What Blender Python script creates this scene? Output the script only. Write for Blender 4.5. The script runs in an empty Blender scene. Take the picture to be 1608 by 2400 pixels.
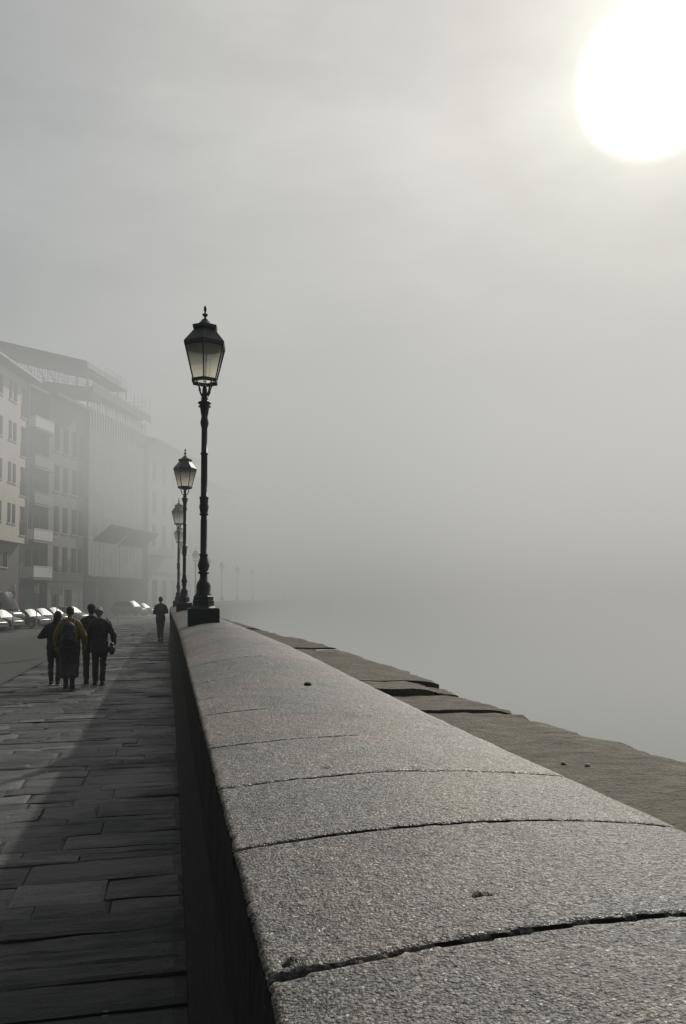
import bpy, math, random
from mathutils import Vector, noise, Matrix
random.seed(7)
C = bpy.context.scene.collection
R = math.radians
# ------------------------------------------------------------------ camera frame (world: +Y runs along the parapet, z=0 pavement)
YAW = R(12.7); CA, SA = math.cos(YAW), math.sin(YAW)
F, CX, HY, EYE = 1803.0, 804.0, 1400.0, 1.75
def LD(l, D, z=0.0):            # lateral / depth relative to where the photographer stands -> world
    return Vector((l*CA + D*SA, -l*SA + D*CA, z))
def PX(px, D, z=0.0):           # image pixel column at an estimated depth
    return LD((px-CX)/F*D, D, z)
def hz(py, D): return EYE + (HY-py)*D/F

# ------------------------------------------------------------------ helpers
def tag(o, label=None, cat=None, group=None, kind=None):
    if label: o['label'] = label
    if cat: o['category'] = cat
    if group: o['group'] = group
    if kind: o['kind'] = kind
    return o
def empty(name, loc=(0,0,0), rz=0.0):
    o = bpy.data.objects.new(name, None); C.objects.link(o)
    o.location = loc; o.rotation_euler = (0,0,rz); o.empty_display_size = .2
    return o
def copy_tree(o, parent=None):
    c = o.copy(); C.objects.link(c); c.parent = parent
    for ch in list(o.children): copy_tree(ch, c)
    return c
class MB:
    def __init__(s): s.v=[]; s.f=[]; s.sm=[]
    def add(s, vs, fs, smooth=False):
        b=len(s.v); s.v += [tuple(v) for v in vs]
        for f in fs: s.f.append(tuple(i+b for i in f)); s.sm.append(smooth)
    def quad(s,a,b,c,d): s.add([a,b,c,d],[(0,1,2,3)])
    def box(s, x0,x1,y0,y1,z0,z1, M=None):
        vs=[Vector((x,y,z)) for z in (z0,z1) for x,y in ((x0,y0),(x1,y0),(x1,y1),(x0,y1))]
        if M: vs=[M@v for v in vs]
        s.add(vs,[(3,2,1,0),(4,5,6,7),(0,1,5,4),(1,2,6,5),(2,3,7,6),(3,0,4,7)])
    def frustum(s, rings, cap=True, smooth=False):   # rings: list of lists of points
        n=len(rings[0]); vs=[p for r in rings for p in r]; fs=[]
        for i in range(len(rings)-1):
            for k in range(n):
                fs.append((i*n+k, i*n+(k+1)%n, (i+1)*n+(k+1)%n, (i+1)*n+k))
        s.add(vs, fs, smooth)
        if cap:
            s.add(rings[0],[tuple(reversed(range(n)))]); s.add(rings[-1],[tuple(range(n))])
    def lathe(s, prof, n=20, c=(0,0), smooth=True):
        s.frustum([[(c[0]+r*math.cos(2*math.pi*k/n), c[1]+r*math.sin(2*math.pi*k/n), z) for k in range(n)] for r,z in prof], True, smooth)
    def tube(s, pts, rad, n=8, smooth=True, sx=1.0, up=None, cap=True):
        pts=[Vector(p) for p in pts]
        if not isinstance(rad,(list,tuple)): rad=[rad]*len(pts)
        rings=[]
        prev=None
        for i,p in enumerate(pts):
            t=(pts[min(i+1,len(pts)-1)]-pts[max(i-1,0)]).normalized()
            ref = Vector(up) if up else (Vector((0,0,1)) if abs(t.z)<.95 else Vector((1,0,0)))
            if prev is not None and not up:
                a = (prev - t*prev.dot(t))
                a = a.normalized() if a.length>1e-6 else t.cross(ref).normalized()
            else:
                a = (ref - t*ref.dot(t)).normalized()
            prev=a
            b=t.cross(a)
            rings.append([p + a*rad[i]*math.cos(2*math.pi*k/n) + b*rad[i]*sx*math.sin(2*math.pi*k/n) for k in range(n)])
        s.frustum(rings, cap, smooth)
    def ell(s, c, r, n=12, m=8, M=None):
        c=Vector(c); rings=[]
        for j in range(m+1):
            ph=-math.pi/2+math.pi*(j+.02*(j==0)-.02*(j==m))/m
            rings.append([c+Vector((r[0]*math.cos(ph)*math.cos(2*math.pi*k/n), r[1]*math.cos(ph)*math.sin(2*math.pi*k/n), r[2]*math.sin(ph))) for k in range(n)])
        if M: rings=[[c+M@(p-c) for p in rr] for rr in rings]
        s.frustum(rings, True, True)
    def build(s, name, mat, parent=None):
        me=bpy.data.meshes.new(name); me.from_pydata(s.v,[],s.f); me.update()
        me.polygons.foreach_set('use_smooth', s.sm)
        o=bpy.data.objects.new(name, me); C.objects.link(o)
        if mat: me.materials.append(mat)
        if parent: o.parent=parent
        return o
# ------------------------------------------------------------------ materials
def newmat(name):
    m=bpy.data.materials.new(name); m.use_nodes=True
    nt=m.node_tree; nt.nodes.clear()
    out=nt.nodes.new('ShaderNodeOutputMaterial')
    return m, nt, out
def N(nt, t, **kw):
    n=nt.nodes.new('ShaderNode'+t)
    for k,v in kw.items():
        if k in n.inputs.keys(): n.inputs[k].default_value=v
        else: setattr(n,k,v)
    return n
def math_node(nt, op, a, b=None, c=None, clamp=False):
    n=nt.nodes.new('ShaderNodeMath'); n.operation=op; n.use_clamp=clamp
    for i,v in enumerate((a,b,c)):
        if v is None: continue
        if isinstance(v,(int,float)): n.inputs[i].default_value=v
        else: nt.links.new(v, n.inputs[i])
    return n.outputs[0]
def maprange(nt, v, a,b,c,d, smooth=True):
    n=nt.nodes.new('ShaderNodeMapRange'); n.interpolation_type='SMOOTHSTEP' if smooth else 'LINEAR'
    nt.links.new(v,n.inputs[0])
    for i,x in enumerate((a,b,c,d)): n.inputs[i+1].default_value=x
    return n.outputs[0]
def ramp(nt, v, stops, interp='LINEAR'):
    n=nt.nodes.new('ShaderNodeValToRGB'); cr=n.color_ramp; cr.interpolation=interp
    while len(cr.elements)<len(stops): cr.elements.new(.5)
    for e,(p,c) in zip(cr.elements, stops):
        e.position=p; e.color=(*c,1) if len(c)==3 else c
    nt.links.new(v,n.inputs[0]); return n.outputs[0]
def mixc(nt, f, a, b, mode='MIX'):
    n=nt.nodes.new('ShaderNodeMix'); n.data_type='RGBA'; n.blend_type=mode
    for sock,v in ((n.inputs[0],f),(n.inputs[6],a),(n.inputs[7],b)):
        if isinstance(v,(int,float)): sock.default_value=v
        elif isinstance(v,tuple): sock.default_value=(*v,1)
        else: nt.links.new(v,sock)
    return n.outputs[2]
def simple(name, col, rough=.6, var=.25, scale=4.0, bump=0.0, metal=0.0, spec=.5, coord='Object'):
    m,nt,out=newmat(name)
    tc=N(nt,'TexCoord'); nz=N(nt,'TexNoise',Scale=scale,Detail=6.0,Roughness=.6)
    nt.links.new(tc.outputs[coord], nz.inputs['Vector'])
    f=nz.outputs['Fac']
    c=ramp(nt,f,[(.25,tuple(x*(1-var) for x in col)),(.75,tuple(min(1,x*(1+var)) for x in col))])
    p=N(nt,'BsdfPrincipled',Roughness=rough,Metallic=metal); p.inputs['Specular IOR Level'].default_value=spec
    nt.links.new(c,p.inputs['Base Color'])
    if bump:
        b=N(nt,'Bump',Strength=bump,Distance=.02); nt.links.new(f,b.inputs['Height']); nt.links.new(b.outputs[0],p.inputs['Normal'])
    nt.links.new(p.outputs[0],out.inputs[0]); return m

def granite():
    m,nt,out=newmat('granite_coping')
    g=N(nt,'NewGeometry'); pos=g.outputs['Position']
    big=N(nt,'TexNoise',Scale=1.7,Detail=4.0); nt.links.new(pos,big.inputs['Vector'])
    med=N(nt,'TexNoise',Scale=9.0,Detail=6.0,Roughness=.7); nt.links.new(pos,med.inputs['Vector'])
    mp=N(nt,'Mapping'); mp.inputs['Scale'].default_value=(1,1.25,1); nt.links.new(pos,mp.inputs[0])
    vor=N(nt,'TexVoronoi',Scale=190.0); nt.links.new(mp.outputs[0],vor.inputs['Vector'])
    vor2=N(nt,'TexVoronoi',Scale=330.0); nt.links.new(pos,vor2.inputs['Vector'])
    vor3=N(nt,'TexVoronoi',Scale=95.0); nt.links.new(mp.outputs[0],vor3.inputs['Vector'])
    fine=N(nt,'TexNoise',Scale=240.0,Detail=2.0,Roughness=.6); nt.links.new(pos,fine.inputs['Vector'])
    pitn=N(nt,'TexNoise',Scale=78.0,Detail=4.0,Roughness=.68); nt.links.new(mp.outputs[0],pitn.inputs['Vector'])
    sep=N(nt,'SeparateColor'); nt.links.new(vor.outputs['Color'],sep.inputs[0])
    sep2=N(nt,'SeparateColor'); nt.links.new(vor2.outputs['Color'],sep2.inputs[0])
    sep3=N(nt,'SeparateColor'); nt.links.new(vor3.outputs['Color'],sep3.inputs[0])
    grain=ramp(nt,sep.outputs[0],[(0,(.030,.030,.031)),(.16,(.045,.044,.044)),(.24,(.12,.116,.108)),(.6,(.165,.158,.146)),(.85,(.24,.23,.212)),(1,(.33,.32,.30))])
    grain2=ramp(nt,sep2.outputs[1],[(0,(.3,.3,.3)),(.25,(.75,.75,.75)),(.8,(1.15,1.13,1.1)),(1,(1.7,1.67,1.6))])
    c=mixc(nt,.8,grain,grain2,'MULTIPLY')
    pitc=ramp(nt,pitn.outputs['Fac'],[(.32,(.13,.13,.135)),(.44,(.74,.74,.74)),(.55,(1,1,1)),(.72,(1.3,1.28,1.25))])
    c=mixc(nt,.9,c,pitc,'MULTIPLY')
    gl2=math_node(nt,'MULTIPLY',maprange(nt,sep3.outputs[2],.80,.84,0,1),maprange(nt,sep2.outputs[2],.955,.965,0,1))
    c=mixc(nt,gl2,c,(.80,.79,.74))  # white flecks in the colour stand in for sun glints on quartz
    tint=ramp(nt,big.outputs['Fac'],[(.34,(.90,.97,.94)),(.48,(1,.98,.95)),(.62,(1.18,.97,.91)),(.75,(1.08,1.0,.88))])
    c=mixc(nt,1.0,c,tint,'MULTIPLY')
    mott=ramp(nt,med.outputs['Fac'],[(.25,(.52,.55,.54)),(.42,(.92,.93,.92)),(.6,(1.03,1.02,1.0)),(.75,(1.22,1.2,1.16))])
    c=mixc(nt,1.0,c,mott,'MULTIPLY')
    at=N(nt,'Attribute',attribute_name='pit')
    bk=N(nt,'Attribute',attribute_name='block'); cbk=N(nt,'CombineColor')
    for q in range(3): nt.links.new(bk.outputs['Fac'],cbk.inputs[q])
    c=mixc(nt,1.0,c,cbk.outputs[0],'MULTIPLY')
    st=N(nt,'TexNoise',Scale=3.4,Detail=7.0,Roughness=.72,Distortion=.6); nt.links.new(pos,st.inputs['Vector'])
    c=mixc(nt,1.0,c,ramp(nt,st.outputs['Fac'],[(.30,(.42,.44,.45)),(.42,(.80,.82,.81)),(.52,(1,1,1)),(.68,(1.16,1.12,1.07))]),'MULTIPLY')
    c=mixc(nt,at.outputs['Fac'],c,(.010,.011,.012))
    p=N(nt,'BsdfPrincipled'); nt.links.new(c,p.inputs['Base Color'])
    rr=maprange(nt,sep2.outputs[0],0,1,.35,.8,False); nt.links.new(rr,p.inputs['Roughness'])
    p.inputs['Specular IOR Level'].default_value=.45
    h=math_node(nt,'ADD',math_node(nt,'ADD',math_node(nt,'MULTIPLY',fine.outputs['Fac'],.5),math_node(nt,'MULTIPLY',pitn.outputs['Fac'],1.1)),math_node(nt,'MULTIPLY',vor.outputs['Distance'],-.3))
    b=N(nt,'Bump',Strength=.95,Distance=.0058); nt.links.new(h,b.inputs['Height'])
    nt.links.new(b.outputs[0],p.inputs['Normal'])
    nt.links.new(p.outputs[0],out.inputs[0]); return m
def ledge_stone():
    m,nt,out=newmat('weathered_ledge_stone')
    g=N(nt,'NewGeometry'); pos=g.outputs['Position']
    mp=N(nt,'Mapping'); mp.inputs['Scale'].default_value=(1,1.7,1.5); nt.links.new(pos,mp.inputs[0])
    a=N(nt,'TexNoise',Scale=7.0,Detail=8.0,Roughness=.7); nt.links.new(mp.outputs[0],a.inputs['Vector'])
    f=N(nt,'TexNoise',Scale=75.0,Detail=4.0,Roughness=.7); nt.links.new(pos,f.inputs['Vector'])
    v=N(nt,'TexVoronoi',Scale=60.0); nt.links.new(pos,v.inputs['Vector'])
    c=ramp(nt,a.outputs['Fac'],[(.25,(.055,.047,.035)),(.42,(.125,.107,.079)),(.6,(.19,.16,.118)),(.8,(.30,.255,.20))])
    c2=ramp(nt,f.outputs['Fac'],[(.3,(.55,.55,.55)),(.6,(1.05,1.05,1.05)),(.75,(1.6,1.6,1.55))])
    c=mixc(nt,.9,c,c2,'MULTIPLY')
    s2=N(nt,'TexNoise',Scale=1.9,Detail=8.0,Roughness=.75,Distortion=1.0); nt.links.new(pos,s2.inputs['Vector'])
    c=mixc(nt,1.0,c,ramp(nt,s2.outputs['Fac'],[(.32,(.38,.38,.36)),(.46,(.9,.9,.9)),(.6,(1.1,1.08,1.05)),(.72,(1.5,1.42,1.35))]),'MULTIPLY')
    p=N(nt,'BsdfPrincipled',Roughness=.8); nt.links.new(c,p.inputs['Base Color'])
    p.inputs['Specular IOR Level'].default_value=.3
    h=math_node(nt,'ADD',f.outputs['Fac'],math_node(nt,'MULTIPLY',a.outputs['Fac'],2.2))
    b=N(nt,'Bump',Strength=.9,Distance=.02); nt.links.new(h,b.inputs['Height']); nt.links.new(b.outputs[0],p.inputs['Normal'])
    nt.links.new(p.outputs[0],out.inputs[0]); return m
def flagstone():
    m,nt,out=newmat('pavement_flagstone')
    g=N(nt,'NewGeometry'); pos=g.outputs['Position']
    at=N(nt,'Attribute',attribute_name='tone')
    mp=N(nt,'Mapping'); mp.inputs['Scale'].default_value=(1,3.2,1); nt.links.new(pos,mp.inputs[0])
    a=N(nt,'TexNoise',Scale=3.0,Detail=8.0,Roughness=.65); nt.links.new(mp.outputs[0],a.inputs['Vector'])
    f=N(nt,'TexNoise',Scale=34.0,Detail=5.0,Roughness=.7); nt.links.new(mp.outputs[0],f.inputs['Vector'])
    w=N(nt,'TexNoise',Scale=1.1,Detail=3.0); nt.links.new(pos,w.inputs['Vector'])
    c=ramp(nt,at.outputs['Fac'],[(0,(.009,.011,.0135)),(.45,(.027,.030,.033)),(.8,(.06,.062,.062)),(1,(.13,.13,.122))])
    c=mixc(nt,.85,c,ramp(nt,a.outputs['Fac'],[(.25,(.45,.45,.45)),(.5,(1,1,1)),(.75,(1.5,1.48,1.4))]),'MULTIPLY')
    c=mixc(nt,.6,c,ramp(nt,f.outputs['Fac'],[(.3,(.6,.6,.6)),(.7,(1.35,1.35,1.35))]),'MULTIPLY')
    fv=N(nt,'TexVoronoi',Scale=5.0); nt.links.new(pos,fv.inputs['Vector']); fs=N(nt,'SeparateColor'); nt.links.new(fv.outputs['Color'],fs.inputs[0])
    fl=math_node(nt,'MULTIPLY',maprange(nt,fv.outputs['Distance'],.05,.10,1,0),maprange(nt,fs.outputs[0],.72,.74,0,1))
    c=mixc(nt,fl,c,(.30,.30,.28))
    gr=N(nt,'TexNoise',Scale=120.0,Detail=3.0,Roughness=.7); nt.links.new(pos,gr.inputs['Vector'])
    c=mixc(nt,.8,c,ramp(nt,gr.outputs['Fac'],[(.3,(.45,.45,.46)),(.5,(1,1,1)),(.72,(1.7,1.68,1.6))]),'MULTIPLY')
    p=N(nt,'BsdfPrincipled'); nt.links.new(c,p.inputs['Base Color'])
    rr=maprange(nt,w.outputs['Fac'],.3,.7,.3,.62); nt.links.new(rr,p.inputs['Roughness'])
    p.inputs['Specular IOR Level'].default_value=.5
    h=math_node(nt,'ADD',math_node(nt,'MULTIPLY',f.outputs['Fac'],.35),a.outputs['Fac'])
    b=N(nt,'Bump',Strength=.8,Distance=.05); nt.links.new(h,b.inputs['Height']); nt.links.new(b.outputs[0],p.inputs['Normal'])
    nt.links.new(p.outputs[0],out.inputs[0]); return m
def wallface():
    m,nt,out=newmat('parapet_masonry')
    g=N(nt,'NewGeometry'); pos=g.outputs['Position']
    mp=N(nt,'Mapping'); mp.inputs['Rotation'].default_value=(0,R(90),0); nt.links.new(pos,mp.inputs[0])
    sx=N(nt,'SeparateXYZ'); nt.links.new(pos,sx.inputs[0])
    cb=N(nt,'CombineXYZ'); nt.links.new(sx.outputs[1],cb.inputs[0]); nt.links.new(sx.outputs[2],cb.inputs[1])
    br=N(nt,'TexBrick',Scale=1.0); br.inputs['Brick Width'].default_value=.28; br.inputs['Row Height'].default_value=.075; br.inputs['Mortar Size'].default_value=.008
    br.inputs['Color1'].default_value=(.034,.022,.020,1); br.inputs['Color2'].default_value=(.02,.017,.017,1); br.inputs['Mortar'].default_value=(.035,.033,.03,1)
    nt.links.new(cb.outputs[0],br.inputs['Vector'])
    a=N(nt,'TexNoise',Scale=6.0,Detail=8.0,Roughness=.7); nt.links.new(pos,a.inputs['Vector'])
    c=mixc(nt,.8,br.outputs['Color'],ramp(nt,a.outputs['Fac'],[(.3,(.5,.5,.5)),(.7,(1.5,1.45,1.4))]),'MULTIPLY')
    p=N(nt,'BsdfPrincipled',Roughness=.85); nt.links.new(c,p.inputs['Base Color']); p.inputs['Specular IOR Level'].default_value=.25
    h=math_node(nt,'SUBTRACT',a.outputs['Fac'],math_node(nt,'MULTIPLY',br.outputs['Fac'],.6))
    b=N(nt,'Bump',Strength=.7,Distance=.015); nt.links.new(h,b.inputs['Height']); nt.links.new(b.outputs[0],p.inputs['Normal'])
    nt.links.new(p.outputs[0],out.inputs[0]); return m
def frosted():
    m,nt,out=newmat('mottled_lantern_glass')
    tc=N(nt,'TexCoord'); nz=N(nt,'TexNoise',Scale=5.0,Detail=6.0,Roughness=.6); nt.links.new(tc.outputs['Object'],nz.inputs['Vector'])
    sx=N(nt,'SeparateXYZ'); nt.links.new(tc.outputs['Object'],sx.inputs[0])
    up_tone=maprange(nt,sx.outputs[2],3.35,3.85,0,1)  # glass colour darkens towards the lantern roof
    d=math_node(nt,'ADD',math_node(nt,'MULTIPLY',up_tone,.75),math_node(nt,'MULTIPLY',nz.outputs['Fac'],.25),None,True)
    c=ramp(nt,d,[(.1,(.90,.885,.80)),(.5,(.62,.61,.56)),(.9,(.27,.27,.255))])
    tl=N(nt,'BsdfTranslucent'); nt.links.new(c,tl.inputs[0])
    tr=N(nt,'BsdfTransparent'); nt.links.new(c,tr.inputs[0])
    gl=N(nt,'BsdfGlossy',Roughness=.2)
    mx=N(nt,'MixShader'); mx.inputs[0].default_value=.5; nt.links.new(tl.outputs[0],mx.inputs[1]); nt.links.new(tr.outputs[0],mx.inputs[2])
    m2=N(nt,'MixShader'); m2.inputs[0].default_value=.06; nt.links.new(mx.outputs[0],m2.inputs[1]); nt.links.new(gl.outputs[0],m2.inputs[2])
    nt.links.new(m2.outputs[0],out.inputs[0]); return m
def netting_mat():
    m,nt,out=newmat('scaffold_netting')
    tc=N(nt,'TexCoord'); nz=N(nt,'TexNoise',Scale=.9,Detail=5.0); nt.links.new(tc.outputs['Object'],nz.inputs['Vector'])
    c=ramp(nt,nz.outputs['Fac'],[(.3,(.66,.67,.64)),(.7,(.85,.85,.82))])
    sx=N(nt,'SeparateXYZ'); at=N(nt,'Attribute',attribute_name='fold'); c=mixc(nt,1.0,c,ramp(nt,at.outputs['Fac'],[(0,(.25,.26,.25)),(.25,(.8,.8,.8)),(.6,(1,1,1)),(1,(.55,.56,.54))]),'MULTIPLY')
    d=N(nt,'BsdfDiffuse'); nt.links.new(c,d.inputs[0]); t=N(nt,'BsdfTranslucent'); nt.links.new(c,t.inputs[0])
    mx=N(nt,'MixShader'); mx.inputs[0].default_value=.4; nt.links.new(d.outputs[0],mx.inputs[1]); nt.links.new(t.outputs[0],mx.inputs[2])
    nt.links.new(mx.outputs[0],out.inputs[0]); return m
def water_mat():
    m,nt,out=newmat('river_water')
    g=N(nt,'NewGeometry'); nz=N(nt,'TexNoise',Scale=.8,Detail=4.0); nt.links.new(g.outputs['Position'],nz.inputs['Vector'])
    p=N(nt,'BsdfPrincipled',Roughness=.12); p.inputs['Base Color'].default_value=(.30,.31,.28,1)
    b=N(nt,'Bump',Strength=.25,Distance=.1); nt.links.new(nz.outputs['Fac'],b.inputs['Height']); nt.links.new(b.outputs[0],p.inputs['Normal'])
    nt.links.new(p.outputs[0],out.inputs[0]); return m
M_=dict(
 granite=granite(), ledge=ledge_stone(), flag=flagstone(), wall=wallface(), glass=frosted(), net=netting_mat(), water=water_mat(),
 iron=simple('black_cast_iron',(.017,.019,.021),.5,.3,18,.15,0,.4),
 coping_shade=simple('coping_shaded_side',(.024,.020,.019),.85,.4,9,.5,0,.2),  # steep granite faces, darkened in colour as painted shade
 asphalt=simple('road_asphalt',(.085,.085,.08),.7,.25,22,.25,0,.3),
 kerb=simple('kerb_stone',(.07,.07,.066),.75,.3,9,.2,0,.3),
 earth=simple('ground_earth',(.06,.06,.055),.9,.3,1.2),
 plaster_light=simple('pale_plaster',(.36,.34,.30),.9,.10,1.0),
 plaster_dark=simple('dark_plaster',(.13,.125,.11),.9,.15,1.0),
 plaster_mid=simple('mid_plaster',(.17,.165,.145),.9,.15,1.0),
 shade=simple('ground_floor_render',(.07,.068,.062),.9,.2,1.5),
 roof=simple('roof_tile',(.11,.085,.07),.85,.25,5),
 eave=simple('eave_board',(.28,.27,.25),.8,.1,3),
 shutter=simple('dark_shutter',(.035,.038,.035),.7,.2,6),
 frame=simple('window_frame',(.22,.215,.20),.6,.1,4),
 pane=simple('window_pane',(.03,.032,.034),.18,.2,2),
 white_panel=simple('white_balcony_panel',(.5,.5,.48),.6,.08,3),
 grey_panel=simple('grey_balcony_panel',(.22,.22,.205),.7,.1,3),
 teal=simple('teal_shopfront',(.035,.065,.06),.6,.2,3),
 steel=simple('scaffold_steel',(.16,.16,.155),.6,.2,6,0,.3),
 board=simple('scaffold_board',(.09,.085,.075),.85,.2,3),
 sheet=simple('roof_sheeting',(.15,.15,.145),.7,.12,2),
 sign=simple('sign_panel',(.42,.42,.40),.6,.06,3),
 signpost=simple('sign_post_metal',(.3,.3,.29),.5,.1,3),
 car_dark=simple('dark_car_paint',(.02,.025,.028),.28,.1,2),
 car_blue=simple('blue_car_paint',(.02,.032,.04),.28,.1,2),
 car_grey=simple('silver_car_paint',(.22,.225,.22),.3,.08,2),
 car_glass=simple('car_side_glass',(.012,.014,.015),.12,.1,2),
 dew=simple('glare_painted_windscreen',(.82,.83,.80),.45,.10,7,.15,.5,.9),  # dewed glass, its pale base colour also stands in for sun glare
 glarepaint=simple('glare_painted_bonnet',(.26,.26,.25),.42,.15,6,.15,.35,.8),  # bonnet colour lightened to stand in for sun glare
 tyre=simple('tyre_rubber',(.015,.015,.015),.9,.1,5),
 rim=simple('wheel_rim',(.3,.3,.3),.4,.1,5),
 lamp_lens=simple('headlight_lens',(.75,.75,.72),.2,.05,5),
 skin=simple('skin',(.30,.19,.14),.6,.08,20),
 black_cloth=simple('black_cloth',(.012,.013,.015),.62,.35,14,.3,0,.45),
 navy=simple('dark_navy_cloth',(.014,.016,.021),.62,.35,14,.3,0,.45),
 charcoal=simple('charcoal_cloth',(.020,.021,.023),.62,.35,14,.3,0,.45),
 mustard=simple('mustard_jacket_cloth',(.21,.15,.036),.75,.3,14,.25,0,.3),
 hair_dark=simple('dark_hair',(.012,.010,.009),.6,.3,60,.3),
 hair_grey=simple('grey_hair',(.22,.215,.21),.6,.25,60,.3),
 hat=simple('knit_hat_wool',(.045,.03,.038),.9,.3,50,.4),
 leather=simple('black_leather',(.012,.012,.013),.6,.3,12,.2),
 sole=simple('pale_shoe_sole',(.5,.5,.48),.6,.1,8),
 chip=simple('dark_stone_chip',(.02,.02,.02),.8,.3,30,.3),
 pebble=simple('grey_pebble',(.42,.40,.36),.7,.3,25,.3),
 paper=simple('white_scrap',(.8,.8,.78),.6,.05,8),
)
# ------------------------------------------------------------------ the lamp line (parapet follows it)
lamp_obs=[(477,10.48),(432,20.7),(418,31.0),(420,41.4),(430,51.8),(458,62.2),(487,72.8),(520,83.6),(556,94.6),(592,105.0),(632,114.5),(667,124.0)]
LP=[PX(x,D) for x,D in lamp_obs]
ctrl=[Vector((LP[0].x,-14,0)),Vector((LP[0].x,-6,0)),Vector((LP[0].x,2,0))]+LP
d=(LP[-1]-LP[-2]); ctrl+= [LP[-1]+d*1.0+Vector((1.2,-.6,0)), LP[-1]+d*2+Vector((4,-2,0)), LP[-1]+d*3+Vector((8,-4,0))]
path=[]
for i in range(1,len(ctrl)-2):
    p0,p1,p2,p3=ctrl[i-1:i+3]
    for k in range(40):
        t=k/40
        path.append(.5*((2*p1)+(-p0+p2)*t+(2*p0-5*p1+4*p2-p3)*t*t+(-p0+3*p1-3*p2+p3)*t**3))
arc=[0.0]
for a,b in zip(path,path[1:]): arc.append(arc[-1]+(b-a).length)
S0=arc[min(range(len(path)),key=lambda i:abs(path[i].y))]     # arc length where Y=0
LEN=arc[-1]
import bisect
def at(s):                     # s measured from the photographer
    q=min(max(s+S0,0.0),LEN-1e-4); i=max(0,min(len(arc)-2,bisect.bisect_right(arc,q)-1))
    t=(q-arc[i])/(arc[i+1]-arc[i]); p=path[i].lerp(path[i+1],t)
    j=max(0,i-6); k=min(len(path)-1,i+7)
    T=(path[k]-path[j]).normalized()
    return p,Vector((T.y,-T.x,0))     # point, right-hand normal (river side)
def off(s,w,z): p,n=at(s); q=p+n*w; return Vector((q.x,q.y,z))
XL=.113-LP[0].x; XR=1.0-LP[0].x         # coping edges from the lamp line
SEND=LEN-S0-.5
# ------------------------------------------------------------------ embankment wall: masonry, coping, ledge slabs
wall=tag(empty('embankment_wall',(0,0,0)),'long stone parapet wall with a broad rounded granite coping, running beside the pavement','wall')
def strip(mb, ss, prof):       # prof(s)-> list of (w,z)
    rows=[[off(s,w,z) for w,z in prof(s)] for s in ss]
    n=len(rows[0]); vs=[p for r in rows for p in r]; fs=[]
    for i in range(len(rows)-1):
        for k in range(n-1): fs.append((i*n+k,(i+1)*n+k,(i+1)*n+k+1,i*n+k+1))
    mb.add(vs,fs)
ss=[-5+i*.5 for i in range(int((SEND+5)/.5))]
mb=MB(); strip(mb,ss,lambda s:[(1.02,-7.5),(1.0,-2),(.95,1.02),(XL+.03,1.02),(XL+.018,.985),(XL+.012,.02),(XL-.02,.018),(XL-.03,-.3)])
mb.build('masonry',M_['wall'],wall)
def sstep(a,b,x):
    t=max(0,min(1,(x-a)/(b-a))); return t*t*(3-2*t)
def ctop(s,t):                 # coping height, t 0..1 from pavement edge to river edge
    far=sstep(2.2,7,s)
    zl=1.31; zr=1.292+.045*far
    base=zl+(zr-zl)*t
    dome=(.030+.058*far)*4*t*(1-t)
    ed=.006*(max(0,1-t/.009)**2+max(0,1-(1-t)/.05)**2)
    return base+dome-ed
JO=[(.947,.0052,1.0,1.0),(1.407,.0036,1.0,.55),(1.845,.0042,1.0,.9),(2.33,.0036,.55,.5),(2.95,.0045,.3,.5),(3.4,.004,.12,.3)]
jj=4.0
while jj<SEND: JO.append((jj,.005,random.choice((.12,.2,.3,.55,1.0)),.5)); jj+=random.uniform(.45,.95)
def wob(x,j): return .008*noise.noise(Vector((x*3,j*7.3,0)))+.0022*noise.noise(Vector((x*26,j*3.1,5)))+(.03*(x+.34) if j==0 else 0.0)
JS=sorted(j[0] for j in JO)
BT=[random.uniform(.80,1.10) for _ in range(len(JS)+2)]
BLK=[]
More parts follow.
